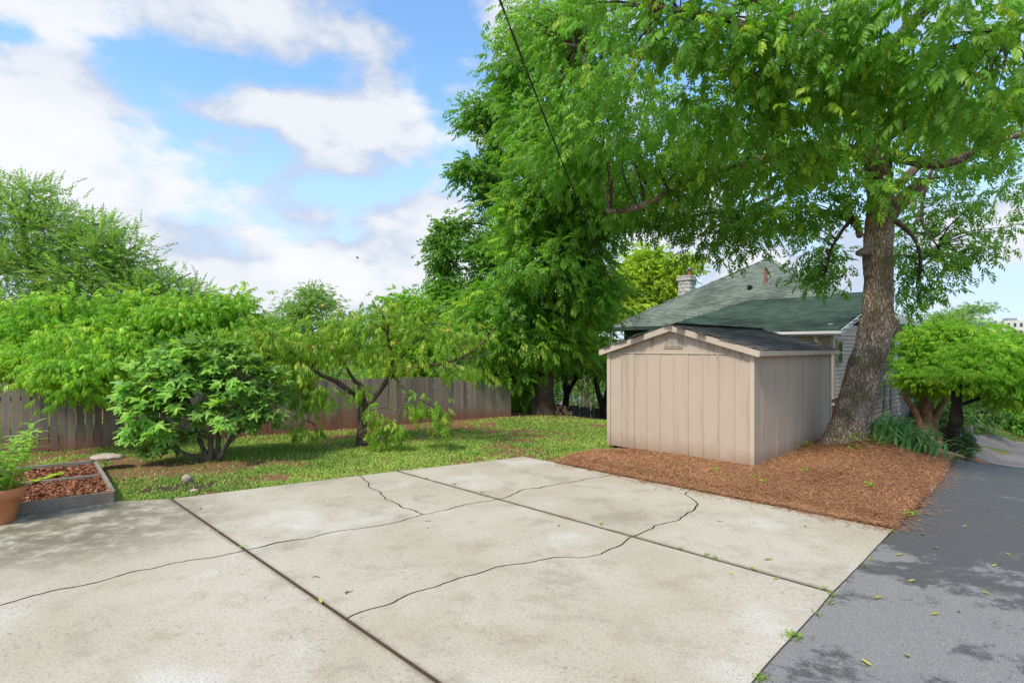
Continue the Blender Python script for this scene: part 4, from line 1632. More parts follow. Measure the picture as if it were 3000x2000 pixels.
def tree(name, label, base, trunks, limbs, blobs, tmpls, leaf, bark, cat='tree', group=None, auto=True, ring=10, rough=.012, limb_r=.05, twig=.022, **kw):
    t = thing(name, label, cat, base, group)
    for pts, rad in trunks:
        B().tube(pts, rad, ring, 7, rough, 7, seed=rng.random() * 9).obj('trunk', M[bark], t, True)
    lm = [([np.array(p, float) for p in pts], rad) for pts, rad in limbs]
    if auto:
        sk = path_pts(trunks)
        ska = np.array(sk)
        for (c, r_, n) in blobs:
            c = np.array(c, float)
            dd = np.linalg.norm(ska - c, axis=1) + .9 * np.maximum(0, ska[:, 2] - c[2] + .3)
            a = ska[int(np.argmin(dd))]
            L = np.linalg.norm(c - a)
            if L > .5:
                lm.append(([a, a + (c - a) * .45 + np.array([random.uniform(-.1, .1) * L, random.uniform(-.1, .1) * L, .10 * L]), c + np.array([0, 0, .1 * r_[2]])], [limb_r * min(1.5, .6 + .25 * L), limb_r * .8, limb_r * .3]))
    for pts, rad in lm:
        B().tube(pts, rad, max(7, ring - 2), 5, rough * .5, 9, seed=rng.random() * 9).obj('limb', M[bark], t, True)
    bc = foliage('crown', blobs, tmpls, M[leaf], t, **kw)
    twigs(t, bc, path_pts(trunks) + path_pts(lm), M[bark], twig)
    return t


def bl(u, v, d, rx, ry, rz, n):
    return (P(u, v, d), (rx, ry, rz), n)


PEC_HI = [spray(5, .30, .125, .046, 2, 1.05, .45, .3, seed=s, stem=.0025, curl=.35) for s in (1, 2, 3)]
PEC_LO = [spray(4, .28, .125, .05, 0, 1.05, .45, .3, seed=s, curl=.35) for s in (4, 5, 6)]
PEC_MID = [spray(4, .29, .125, .048, 1, 1.05, .45, .3, seed=s, curl=.35) for s in (7, 8)]
SHOOT = [spray(5, .26, .125, .032, 1, .95, .7, .2, True, .35, seed=s, curl=.5, stem=.002) for s in (1, 2, 3)]
SHOOT_LO = [spray(5, .27, .125, .034, 0, .95, .7, .2, True, .35, seed=s, curl=.5) for s in (1, 2, 3)]
ELM = [spray(6, .42, .07, .042, 0, 1.0, .35, .05, True, .4, seed=s, stem=.002) for s in (1, 2, 3)]
BROAD = [spray(3, .24, .13, .075, 0, 1.1, .4, .2, True, .5, seed=s) for s in (1, 2, 3)]
TINY = [spray(3, .16, .07, .036, 0, 1.0, .4, .2, True, .5, seed=s) for s in (1, 2)]

# ---- the big tree beside the shed
BT = np.array([6.72, 10.75, 0])
big = thing('big_tree', 'huge leaning shade tree with scaly bark beside the beige shed', 'tree', BT + np.array([0, 0, .1]))
tp = [P(2476, 1352, 10.75), P(2474, 1310, 10.75), P(2490, 1245, 10.78), P(2507, 1170, 10.8), P(2533, 1080, 10.8), P(2556, 1000, 10.8), P(2569, 930, 10.8), P(2572, 830, 10.8), P(2571, 720, 10.8), P(2580, 600, 10.8), P(2572, 480, 10.75), P(2555, 380, 10.7), P(2535, 290, 10.6), P(2500, 190, 10.5), P(2490, 60, 10.4), P(2470, -120, 10.3), P(2440, -350, 10.2)]
tr = [.47, .395, .335, .305, .285, .275, .255, .235, .245, .23, .22, .25, .23, .2, .17, .13, .07]
b = B()
pts, rad = smooth_path(np.array(tp), np.array(tr), 14)
n = 72
m = len(pts)
tan = np.gradient(pts, axis=0)
tan /= np.linalg.norm(tan, axis=1)[:, None]
X = np.cross(tan, np.array([0, 1.0, 0]))
X /= np.linalg.norm(X, axis=1)[:, None]
Y = np.cross(tan, X)
a = np.linspace(0, 2 * math.pi, n, endpoint=False)
ring = X[:, None] * np.cos(a)[None, :, None] + Y[:, None] * np.sin(a)[None, :, None]
hgt = (pts[:, 2] - pts[0, 2])[:, None]
flare = np.exp(-hgt / .38)
rr2 = rad[:, None] * (1 + flare * (.16 * np.cos(3 * a + .6) + .10 * np.cos(5 * a + 2.0) + .05 * np.cos(8 * a))[None, :])
base3 = pts[:, None] + ring * rr2[..., None]
rr2 = rr2 + .035 * (fbm(base3 * 2.3, 3) - .5) * 2
ql = base3 * np.array([9, 9, 4.2]) + .9 * (fbm(base3 * 6, 2) - .5)[..., None]
pl = np.abs(vnoise(ql) - .5) * 2
rr2 = rr2 + .030 * np.minimum(pl, .55) + .016 * (fbm(base3 * 26, 3) - .5)
# the burl on the right at roof height
bc_ = P(2618, 958, 10.7)
db = np.linalg.norm(base3 - bc_, axis=2)
rr2 = rr2 + .15 * np.exp(-(db / .16) ** 2)
Vt = (pts[:, None] + ring * rr2[..., None]).reshape(-1, 3)
b.add(list(Vt), [(i * n + j, i * n + (j + 1) % n, (i + 1) * n + (j + 1) % n, (i + 1) * n + j) for i in range(m - 1) for j in range(n)] + [tuple(range((m - 1) * n, m * n))])
b.obj('trunk', M['bark_big'], big, True)
BL = [  # limbs
    ([P(2585, 640, 10.8), P(2640, 590, 10.7), P(2690, 545, 10.5), P(2705, 525, 10.45)], [.2, .15, .12, .09]),
    ([P(2560, 420, 10.7), P(2690, 330, 9.6), P(2800, 250, 8.6), P(2900, 120, 7.6), P(3100, 20, 7.0)], [.15, .12, .09, .07, .04]),
    ([P(2535, 290, 10.6), P(2610, 150, 9.8), P(2700, 40, 9.0), P(2850, -80, 8.4)], [.15, .12, .09, .05]),
    ([P(2560, 400, 10.7), P(2420, 230, 9.4), P(2300, 140, 8.6), P(2120, 60, 8.0), P(1900, 20, 7.6)], [.16, .13, .1, .07, .03]),
    ([P(2570, 470, 10.75), P(2400, 430, 10.6), P(2230, 470, 10.8), P(2060, 530, 11.2), P(1960, 565, 11.4), P(1850, 613, 11.6), P(1775, 618, 11.7)], [.15, .12, .09, .075, .065, .06, .05]),
    ([P(2545, 330, 10.65), P(2300, 260, 11.0), P(2050, 190, 11.4), P(1850, 160, 11.6), P(1650, 130, 11.6)], [.15, .12, .09, .06, .03]),
    ([P(2500, 190, 10.5), P(2300, 40, 11.2), P(2000, -60, 11.6), P(1750, -120, 11.5)], [.14, .1, .07, .03]),
    ([P(2560, 400, 10.75), P(2480, 460, 11.8), P(2300, 560, 12.8), P(2120, 640, 13.2)], [.12, .09, .06, .03]),
    ([P(2582, 590, 10.8), P(2700, 470, 11.6), P(2815, 300, 12.2), P(2830, 240, 12.4)], [.1, .08, .06, .03]),
    ([P(2815, 300, 12.2), P(2790, 420, 12.4), P(2730, 500, 12.6), P(2700, 640, 12.8), P(2760, 740, 12.9)], [.05, .045, .04, .03, .015]),
    ([P(2590, 620, 10.85), P(2680, 700, 12.0), P(2700, 800, 13.0)], [.06, .04, .02]),
    ([P(2520, 690, 10.8), P(2500, 640, 11.4), P(2440, 720, 12.4), P(2420, 800, 12.8)], [.06, .045, .03, .015]),
    ([P(2570, 450, 10.7), P(2760, 480, 10.0), P(2900, 420, 9.6), P(3060, 380, 9.2)], [.1, .08, .05, .03])]
for pts_, rad_ in BL:
    B().tube(pts_, rad_, 14, 8, .02, 8, seed=rng.random() * 9).obj('limb', M['bark_big'], big, True)
for pts_, rad_ in [([P(2560, 735, 10.78), P(2530, 738, 10.7), P(2514, 742, 10.66)], [.09, .085, .06])]:
    B().tube(pts_, rad_, 10, 5, .012, 9).obj('broken_stub', M['bark_big'], big, True)
near = [bl(2750, 60, 6.6, 1.0, .9, .55, 17), bl(2420, 60, 7.2, 1.1, 1.0, .6, 20), bl(2900, 250, 6.8, .8, .8, .5, 13), bl(2700, 230, 7.6, .9, .9, .5, 13), bl(2380, 270, 8.0, 1.2, 1.0, .7, 25), bl(2100, 120, 7.6, 1.1, 1.0, .75, 23),
        bl(3080, 120, 7.0, .9, .9, .9, 11), bl(1850, 60, 8.4, 1.0, .9, .7, 20), bl(2130, 330, 8.8, 1.1, .9, .7, 23), bl(2330, 480, 9.2, .8, .7, .35, 11)]
mid = [bl(1720, 200, 12.0, 1.1, 1.0, 1.1, 32), bl(1900, 330, 10.6, 1.4, 1.2, 1.1, 51), bl(1670, 430, 13.0, 1.2, 1.0, 1.0, 36), bl(2060, 500, 11.2, 1.3, 1.1, .6, 28), bl(2250, 420, 11, 1.3, 1.1, .9, 24),
       bl(2440, 440, 10.0, .8, .7, .4, 14), bl(1880, 540, 13.0, 1.3, .9, .6, 27), bl(2760, 340, 9.6, 1.0, .9, .55, 17), bl(2960, 380, 10.4, .9, 1.0, .6, 14), bl(1650, 60, 12.0, 1.0, .9, .9, 24), bl(2350, 620, 11.4, .9, .8, .35, 16), bl(2545, 560, 10.25, .45, .3, .2, 7)]
fringe = [bl(2060, 630, 13.0, 1.4, .9, .4, 24), bl(1900, 620, 13.2, 1.1, .8, .45, 18), bl(2240, 650, 13.2, 1.1, .8, .35, 18), bl(2410, 770, 13.0, .55, .6, .75, 18), bl(2680, 720, 13, .7, .8, .8, 20), bl(2660, 850, 13.4, .5, .6, .5, 12), bl(2790, 600, 13, .7, .8, .6, 13), bl(2810, 740, 13, .8, .7, .35, 11), bl(2950, 560, 13, .6, .7, .4, 8), bl(2170, 690, 13.2, .4, .6, .25, 7), bl(2180, 740, 13.2, .2, .3, .12, 3), bl(2760, 440, 12.6, .8, .8, .6, 13), bl(2040, 730, 13.4, .55, .6, .2, 8), bl(2930, 660, 13, .5, .5, .2, 5)]
top = [bl(2200, -250, 10.5, 2.6, 2.0, 1.2, 26), bl(2750, -300, 10, 2.2, 2.0, 1.2, 22), bl(2500, -700, 11, 2.6, 2.6, 1.6, 26)]  # unseen crown above the view, added to shade what lies below
bcs = []
front = lambda p: p[:, 1] > 5.4
bcs.append(foliage('crown', near, PEC_HI, M['leaf_pecan'], big, n_per=15, br=.44, flat=.5, droop=.42, young=.06, clip=front, scale=(.55, .98)))
bcs.append(foliage('crown', mid, PEC_MID, M['leaf_pecan'], big, n_per=17, br=.48, flat=.55, droop=.45, young=.05, scale=(.62, 1.05)))
bcs.append(foliage('crown', fringe, PEC_LO, M['leaf_back'], big, n_per=12, br=.42, flat=.7, droop=.5, young=.03, scale=(.65, 1.0)))
bcs.append(foliage('crown', top, PEC_LO, M['leaf_pecan'], big, n_per=14, br=.6, flat=.6, droop=.3, young=.05))
twigs(big, np.vstack(bcs), path_pts([(tp, tr)])[60:] + path_pts(BL), M['bark'], .02, lift=.06, max_d=1.7)

# ---- the tall twin-trunk tree on the brow
zb = float(gz(.98, 17.4))
tree('tall_tree', 'tall leafy tree with a dark twin trunk standing at the end of the grey fence', (.98, 17.4, zb),
     [([P(1600, 1226, 17.3), P(1598, 1150, 17.3), P(1600, 1050, 17.3), P(1610, 900, 17.4), P(1590, 700, 17.5), P(1570, 500, 17.6), P(1560, 330, 17.7)], [.34, .27, .25, .22, .17, .12, .06]),
      ([P(1578, 1222, 17.6), P(1577, 1150, 17.6), P(1577, 1050, 17.7), P(1560, 900, 17.8), P(1545, 760, 18.0), P(1530, 560, 18.2)], [.24, .19, .18, .15, .12, .06])],
     [], [bl(1600, 330, 16.5, 1.3, 1.3, 1.2, 40), bl(1650, 480, 16, 1.6, 1.3, 1.2, 50), bl(1720, 610, 16.5, 1.5, 1.3, 1.0, 46), bl(1560, 620, 16.6, 1.1, 1.2, 1.0, 34), bl(1600, 780, 16.4, 1.5, 1.3, 1.0, 46), bl(1480, 900, 17, 1.4, 1.2, .9, 40),
          bl(1690, 860, 17, 1.3, 1.2, 1.0, 36), bl(1440, 1010, 17.2, 1.0, 1.0, .7, 26), bl(1560, 1000, 17.2, 1.3, 1.1, .8, 34), bl(1700, 720, 17.2, 1.2, 1.2, .9, 30), bl(1680, 1010, 18.2, 1.1, 1.0, .8, 28), bl(1510, 1110, 17.8, .8, .8, .5, 16), bl(1540, 200, 17, 1.2, 1.2, 1.1, 26), bl(1620, 60, 17, 1.4, 1.3, 1.4, 30), bl(1530, 1150, 18.6, .7, .6, .35, 12)],
     PEC_LO, 'leaf_pecan', 'bark', n_per=22, br=.52, flat=.5, droop=.4, young=.07, rough=.03, ring=20, limb_r=.07, scale=(.9, 1.3))
# ---- the tree standing behind it, small dense leaves
tree('slender_tree', 'tall slender tree with dense small leaves rising behind the twin trunk tree', (-1.0, 23.5, float(gz(-1.0, 23.5))),
     [([np.array([-1.0, 23.5, -2]), P(1450, 950, 23.5), P(1470, 700, 23.6), P(1450, 480, 23.6), P(1440, 330, 23.6)], [.3, .24, .18, .1, .04])],
     [], [bl(1420, 330, 23.4, 1.15, 1.1, .8, 40), bl(1480, 420, 23.4, 1.0, 1.0, .8, 30), bl(1400, 520, 23.3, 1.15, 1.1, .75, 40), bl(1480, 600, 23.4, 1.4, 1.2, .9, 40), bl(1440, 740, 23.4, 1.3, 1.2, 1.1, 46), bl(1300, 710, 23.4, .65, .7, .6, 20), bl(1330, 660, 23.6, .5, .5, .35, 10), bl(1310, 770, 23.6, .6, .6, .4, 12), bl(1400, 860, 23.2, 1.4, 1.2, .8, 40), bl(1300, 830, 23.4, .7, .8, .5, 14)],
     BROAD, 'leaf_back', 'bark', n_per=24, br=.42, flat=.6, droop=.2, young=.03, limb_r=.06, scale=(.8, 1.2))
# ---- trees beyond the fence
tree('round_tree', 'mid green round crowned tree beyond the far end of the grey fence', (-4.2, 23, float(gz(-4.2, 23))),
     [([np.array([-4.2, 23, -1.2]), P(1210, 1000, 23), P(1220, 920, 23)], [.2, .15, .06])], [],
     [bl(1230, 900, 22.5, 1.3, 1.1, .65, 50), bl(1330, 960, 22, 1.2, 1.0, .8, 44), bl(1150, 960, 22.5, .9, .9, .6, 30), bl(1250, 1020, 22, 1.7, 1.1, .8, 60), bl(1380, 900, 22.3, .8, .8, .6, 24), bl(1180, 1080, 22, 1.8, 1.0, .7, 40)],
     BROAD, 'leaf_bright', 'bark', n_per=22, br=.4, flat=.5, droop=.25, young=.04, scale=(.7, 1.1))
tree('grey_green_tree', 'grey green open crowned tree beyond the fence behind the fruit trees', (-9.4, 25.5, float(gz(-9.4, 25.5))),
     [([np.array([-9.4, 25.5, -1]), P(905, 1000, 25.5), P(910, 900, 25.5)], [.2, .14, .05])], [],
     [bl(920, 890, 25.3, 1.0, 1.0, .6, 34), bl(850, 930, 25, 1.0, 1.0, .7, 36), bl(985, 950, 25, .8, .9, .6, 28), bl(900, 1000, 25, 2.0, 1.2, .9, 60), bl(790, 960, 25.2, .7, .7, .5, 18), bl(1050, 1010, 25, 1.0, .9, .5, 24), bl(910, 850, 25.4, .5, .5, .3, 9), bl(690, 1010, 25, 1.4, 1.0, .6, 24)],
     TINY, 'leaf_elm', 'bark', n_per=26, br=.42, flat=.6, droop=.1, young=.03, scale=(1.0, 1.5))
tree('elm_tree', 'airy light green elm with fine upswept sprays towering beyond the left fence', (-15.5, 18, float(gz(-15.5, 18))),
     [([np.array([-15.5, 18, -.6]), P(130, 900, 18), P(90, 760, 18), P(60, 640, 18)], [.25, .19, .12, .05]), ([np.array([-14.6, 18.2, -.6]), P(330, 930, 18), P(400, 840, 18)], [.16, .12, .04])],
     [([P(110, 820, 18), P(180, 740, 17.8), P(230, 690, 17.6), P(265, 660, 17.5)], [.08, .06, .04, .015]), ([P(125, 860, 18), P(260, 800, 17.8), P(400, 720, 17.6)], [.08, .05, .02]), ([P(340, 900, 18), P(460, 850, 17.8), P(560, 800, 17.7)], [.06, .04, .015])],
     [bl(20, 600, 17.8, 1.0, 1.0, .8, 35), bl(130, 660, 17.8, 1.1, 1.0, .8, 45), bl(260, 700, 17.6, 1.1, .9, .7, 45), bl(60, 780, 17.8, 1.6, 1.0, .8, 67), bl(250, 820, 17.6, 1.5, 1.0, .7, 67), bl(370, 760, 17.6, .9, .8, .6, 35), bl(430, 850, 17.6, 1.0, .8, .5, 40), bl(540, 870, 17.6, .7, .7, .4, 21), bl(150, 900, 17.6, 2.4, 1.0, .5, 67), bl(-150, 700, 17.8, 1.2, 1.2, 1.6, 40), bl(90, 560, 17.9, .6, .6, .35, 10), bl(430, 920, 17.8, 1.3, .9, .4, 35)],
     ELM, 'leaf_elm', 'bark', n_per=13, br=.5, flat=.5, droop=-.1, young=.06, scale=(.8, 1.2), outw=.9, up_bias=.25, shell=.5)
for i, (tx, ty, lab, bls) in enumerate((
    (-10.6, 13.0, 'bright green bushy peach tree spilling over the left end of the fence', [bl(60, 960, 12.6, 1.2, 1.0, .6, 46), bl(200, 940, 12.6, 1.1, 1.0, .6, 44), bl(120, 1025, 12.0, 1.5, .9, .38, 50), bl(290, 1010, 12.0, 1.1, .9, .5, 46), bl(40, 1060, 11.6, .7, .6, .22, 16), bl(220, 1080, 10.9, .7, .5, .22, 20), bl(245, 1130, 10.7, .35, .3, .2, 8), bl(-150, 1000, 12.4, 1.3, 1.0, .8, 34), bl(330, 1055, 11.3, .7, .5, .25, 16), bl(140, 1055, 11.2, .9, .5, .22, 18)]),
    (-8.0, 14.4, 'bright green bushy peach tree behind the fence and the fig bush', [bl(420, 940, 13.2, 1.1, 1.0, .55, 44), bl(540, 940, 13.4, 1.1, 1.0, .6, 46), bl(660, 960, 13.8, 1.1, 1.0, .6, 46), bl(450, 1030, 12.8, 1.3, .9, .6, 50), bl(640, 1025, 13.4, 1.3, .9, .42, 38), bl(690, 895, 13.8, .3, .3, .35, 7), bl(420, 885, 13.4, .25, .25, .35, 6), bl(760, 1000, 14.2, .9, .8, .5, 26), bl(870, 1030, 14.8, 1.1, .7, .3, 18)]))):
    zb = float(gz(tx, ty))
    tree('peach_tree', lab, (tx, ty, zb), [([(tx, ty, zb - .05), (tx + .05, ty, zb + .5), (tx - .05, ty - .1, zb + 1.1)], [.12, .1, .07])], [], bls, SHOOT, 'leaf_bright', 'bark_dark', n_per=22, br=.36, flat=.45, droop=.35, young=.12, scale=(.62, 1.0), limb_r=.035)

# ---- the peach tree on the lawn
px, py = -3.28, 11.85
zb = float(lawn_z(np.array(px), np.array(py)))
pe = thing('peach_tree', 'low spreading peach tree with drooping sprays on the lawn', 'tree', (px, py, zb))
ptr = [([(px, py, zb - .06), P(1060, 1255, 11.85), P(1062, 1205, 11.85), P(1062, 1172, 11.85)], [.13, .10, .095, .085])]
plm = [([P(1062, 1180, 11.85), P(1030, 1150, 11.75), P(985, 1118, 11.6), P(940, 1098, 11.4), P(860, 1062, 11.2), P(770, 1050, 11.0)], [.07, .055, .05, .045, .03, .015]),
       ([P(1064, 1200, 11.83), P(1095, 1165, 11.8), P(1130, 1120, 11.8), P(1150, 1085, 11.9), P(1140, 1000, 12.0), P(1125, 930, 12.0), P(1090, 890, 12.0)], [.07, .06, .055, .05, .035, .02, .008]),
       ([P(1064, 1172, 11.85), P(1058, 1130, 11.95), P(1035, 1110, 12.1), P(990, 1030, 12.3), P(960, 960, 12.4)], [.06, .045, .035, .025, .01]),
       ([P(1150, 1085, 11.9), P(1230, 1075, 11.7), P(1340, 1052, 11.6), P(1420, 1000, 11.6), P(1455, 950, 11.6)], [.045, .035, .028, .018, .006]),
       ([P(1340, 1052, 11.6), P(1400, 1045, 11.6), P(1440, 1030, 11.6)], [.02, .012, .006]),
       ([P(1150, 1085, 11.9), P(1200, 1020, 12.1), P(1260, 940, 12.2), P(1290, 890, 12.2)], [.035, .025, .015, .006]),
       ([P(940, 1098, 11.4), P(900, 1130, 11.2), P(900, 1190, 11.1), P(905, 1240, 11.1)], [.025, .02, .012, .005]),
       ([P(1150, 1100, 11.8), P(1190, 1150, 11.3), P(1170, 1210, 11.1), P(1160, 1280, 11.05)], [.025, .02, .012, .005]),
       ([P(1190, 1150, 11.3), P(1250, 1180, 11.2), P(1290, 1215, 11.2)], [.018, .012, .006])]
for p_, r_ in ptr:
    B().tube(p_, r_, 18, 8, .015, 9).obj('trunk', M['bark'], pe, True)
for p_, r_ in plm:
    B().tube(p_, r_, 9, 6, .005, 12).obj('limb', M['bark'], pe, True)
pb = [bl(800, 1000, 11.0, .75, .7, .35, 20), bl(920, 985, 11.6, .9, .8, .4, 24), bl(850, 1070, 11.0, .6, .5, .28, 12), bl(1010, 950, 12.0, .8, .8, .35, 18), bl(1130, 970, 12.0, .9, .8, .5, 24), bl(1250, 960, 12.0, .9, .8, .4, 21), bl(1180, 1050, 11.7, .7, .6, .25, 11), bl(1340, 985, 11.7, .7, .6, .35, 13), bl(1020, 1030, 11.7, .8, .6, .25, 14), bl(1340, 1070, 11.6, .55, .5, .18, 6), bl(1100, 900, 12.0, .6, .6, .25, 7)]
hang = [bl(890, 1130, 11.05, .35, .25, .2, 10), bl(905, 1190, 11.05, .22, .2, .35, 10), bl(945, 1150, 11.1, .18, .2, .3, 6), bl(880, 1250, 11.05, .12, .12, .15, 3), bl(930, 1265, 11.05, .08, .1, .12, 3), bl(1105, 1275, 11.0, .15, .15, .3, 7), bl(1165, 1260, 11.1, .08, .1, .35, 7), bl(1290, 1230, 11.1, .12, .12, .22, 6), bl(1220, 1185, 11.2, .35, .2, .12, 6), bl(1110, 1210, 11.15, .2, .15, .12, 4), bl(1265, 1190, 11.15, .2, .15, .1, 4), bl(1045, 1145, 11.6, .25, .2, .08, 4)]
fd = lambda p: p[:, 2] > .16
bcp = foliage('crown', pb, SHOOT, M['leaf_peach'], pe, n_per=8, br=.28, flat=.5, droop=.6, young=.14, scale=(.6, .95), clip=fd)
bch = foliage('hanging_sprays', hang, SHOOT, M['leaf_peach'], pe, n_per=6, br=.12, flat=1.0, droop=1.2, young=.1, scale=(.6, .85), clip=fd)
twigs(pe, np.vstack([bcp, bch]), path_pts(ptr + plm), M['bark'], .012)
fr_ = bcp[rng.choice(len(bcp), 14, replace=False)]
pm = B().lathe((0, 0, 0), [(.002, .032), (.018, .028), (.03, .012), (.034, -.004), (.028, -.022), (.014, -.032), (.002, -.034)], 12).mesh('peach', M['peach'], True)
for c in fr_:
    inst('peach', pm, pe, Matrix.Translation(Vector(c + rng.normal(0, .12, 3))))

# ---- trees behind the house and between fence and shed
tree('yellow_tree', 'yellow green sunlit tree behind the house beside the chimney', (9.5, 37, float(gz(9.5, 37))),
     [([np.array([9.5, 37, -3]), P(1905, 950, 37), P(1900, 830, 37), P(1890, 760, 37)], [.3, .22, .12, .05])], [],
     [bl(1890, 770, 36.8, 1.5, 1.4, 1.0, 40), bl(1830, 830, 36.5, 1.5, 1.4, 1.1, 44), bl(1950, 820, 36.5, 1.4, 1.3, 1.1, 44), bl(1850, 910, 36.5, 2.2, 1.5, 1.1, 60), bl(1990, 790, 37, 1.3, 1.2, .9, 30), bl(1790, 900, 36.8, 1.0, 1.0, 1.2, 26), bl(1960, 880, 37, 1.8, 1.4, .9, 30)],
     BROAD, 'leaf_yellow', 'bark', n_per=26, br=.6, flat=.55, droop=.2, young=.1, scale=(1.1, 1.7), limb_r=.07)
und = [(1655, 1215, 20.0, 'slim dark understory tree with a forked stem behind the log pile', [([P(1655, 1230, 20), P(1658, 1170, 20), P(1665, 1145, 20), P(1690, 1105, 20), P(1705, 1085, 20), P(1740, 1080, 20)], [.13, .11, .1, .07, .05, .03]), ([P(1660, 1160, 20), P(1655, 1120, 20), P(1660, 1050, 20.1), P(1650, 950, 20.2)], [.1, .09, .07, .03])],
        [bl(1690, 960, 20.5, 1.1, 1.0, .9, 34), bl(1650, 1060, 20.6, .8, .8, .6, 20), bl(1700, 900, 21, .8, .9, .8, 22), bl(1710, 1030, 20.6, .7, .8, .4, 18)]),
       (1760, 1220, 19.5, 'slim dark understory tree with two stems behind the shed corner', [([P(1768, 1240, 19.5), P(1764, 1190, 19.5), P(1750, 1140, 19.5), P(1742, 1090, 19.5), P(1740, 1000, 19.6)], [.12, .1, .08, .07, .04]), ([P(1767, 1200, 19.5), P(1778, 1150, 19.4), P(1785, 1125, 19.4), P(1800, 1100, 19.4)], [.09, .08, .07, .05])],
        [bl(1725, 985, 20, .65, .8, .8, 22), bl(1750, 1065, 20, .5, .6, .35, 12), bl(1700, 870, 21, .7, .8, .8, 20), bl(1720, 1060, 20.3, .5, .6, .25, 10)])]
for (u, v, d, lab, trs, bls) in und:
    p = P(u, v, d)
    tree('understory_tree', lab, (p[0], p[1], float(gz(p[0], p[1]))), trs, [], bls, BROAD, 'leaf_back', 'bark_dark', n_per=20, br=.45, flat=.6, droop=.3, young=.05, scale=(.7, 1.0), auto=True, limb_r=.035)

# thin saplings and scrub that close the view below the brow
tag(tri_mesh('scrub', *(lambda a: (a[0], a[1]))(merge([(lambda v, t: (v, t))(*place(BROAD[0], q[0], q[1], q[2])) for q in [
    (np.stack([rng.uniform(-30, 14, 9000), rng.uniform(25.5, 34, 9000), rng.normal(-.6, 1.25, 9000)], -1), rng.normal(0, 1, (9000, 3)), rng.uniform(.9, 1.6, 9000))]])), M['leaf_back'], None,
    np.repeat(np.stack([rng.random(9000), rng.random(9000) * .15, rng.random(9000), np.ones(9000)], -1), len(BROAD[0][0]), 0), kind='stuff'), 'tangled green scrub filling the slope beyond the fences', 'scrub')
for i, u in enumerate((1668, 1678, 1692, 1700, 1708, 1716, 1726, 1735, 1746, 1772, 1781, 1522, 1545)):
    p = P(u, 1200, 23.0 + (i * 37 % 11) * .15)
    zg = float(gz(p[0], p[1])) - .1
    s_ = thing('sapling', 'thin pale sapling stem rising beyond the dark low fence', 'sapling', (p[0], p[1], zg), 'saplings beyond the dark fence')
    h = 3.6 + (i * 53 % 7) * .25
    lean = ((i * 29) % 9 - 4) * .07
    B().tube([(p[0], p[1], zg), (p[0] + lean * .6, p[1], zg + h * .5), (p[0] + lean * 1.6, p[1] + .1, zg + h)], [.035, .028, .012], 7, 4).obj('stem', M['bark_tan'], s_, True)
    foliage('crown', [((p[0] + lean * 1.4, p[1], zg + h * .95), (.45, .4, .5), 5)], TINY, M['leaf_bright'], s_, n_per=14, br=.3)

# ---- right side: small trees in the lower bed
p = P(2717, 1278, 21.5)
zg = float(gz(p[0], p[1]))
base = np.array([p[0], p[1], zg])
ct = [([base + np.array([-.05, 0, -.05]), P(2712, 1220, 21.5), P(2708, 1180, 21.5), P(2712, 1100, 21.6)], [.3, .22, .19, .09]), ([base + np.array([.06, .05, -.05]), P(2722, 1220, 21.6), P(2724, 1180, 21.6), P(2735, 1100, 21.7)], [.24, .17, .14, .06]),
      ([base + np.array([-.2, 0, -.05]), P(2695, 1240, 21.4), P(2675, 1195, 21.3), P(2655, 1165, 21.2), P(2650, 1120, 21.2)], [.14, .12, .1, .08, .04]), ([base + np.array([.3, 0, -.05]), P(2736, 1240, 21.4), P(2748, 1205, 21.4), P(2768, 1170, 21.4), P(2790, 1120, 21.4)], [.17, .14, .12, .1, .05])]
tree('crape_myrtle', 'broad bright green domed tree with four smooth tan stems beyond the irises', base, ct, [],
     [bl(2725, 1000, 21.5, 1.1, 1.2, .7, 54), bl(2800, 985, 21.3, 1.4, 1.2, .7, 66), bl(2690, 1070, 21.3, .75, 1.0, .7, 34), bl(2760, 1070, 20.8, 1.4, 1.0, .7, 66), bl(2715, 1110, 20.9, .9, .9, .35, 34), bl(2880, 1040, 20.8, 1.3, 1.1, .8, 56), bl(2690, 1135, 21.2, .5, .6, .2, 9), bl(2780, 1120, 20.6, .9, .8, .25, 22)],
     SHOOT_LO, 'leaf_bright', 'bark_tan', n_per=18, br=.36, flat=.4, droop=.3, young=.06, scale=(.75, 1.1), limb_r=.05, ring=14)
p = P(2797, 1312, 17.2)
base = np.array([p[0], p[1], float(gz(p[0], p[1]))])
tree('dark_trunk_tree', 'bright green spreading tree on a stout blackened trunk beside the driveway', base,
     [([base + np.array([-.05, 0, -.1]), P(2786, 1285, 17.2), P(2798, 1240, 17.2), P(2803, 1190, 17.2), P(2806, 1130, 17.2), P(2830, 1060, 17.3)], [.26, .2, .175, .14, .125, .05])], [],
     [bl(2900, 1040, 17.4, 1.1, 1.0, .55, 54), bl(2990, 1020, 17.2, 1.2, 1.0, .6, 54), bl(2840, 1095, 17, .8, .8, .35, 36), bl(2930, 1110, 16.9, 1.0, .9, .4, 46), bl(3040, 1100, 17, 1.0, .9, .5, 40), bl(2960, 1165, 17, .8, .7, .2, 18), bl(3120, 1030, 17.4, 1.2, 1.1, .8, 30)],
     SHOOT_LO, 'leaf_bright', 'bark_dark', n_per=15, br=.33, flat=.4, droop=.35, young=.05, scale=(.8, 1.1), limb_r=.05, rough=.05, ring=16)
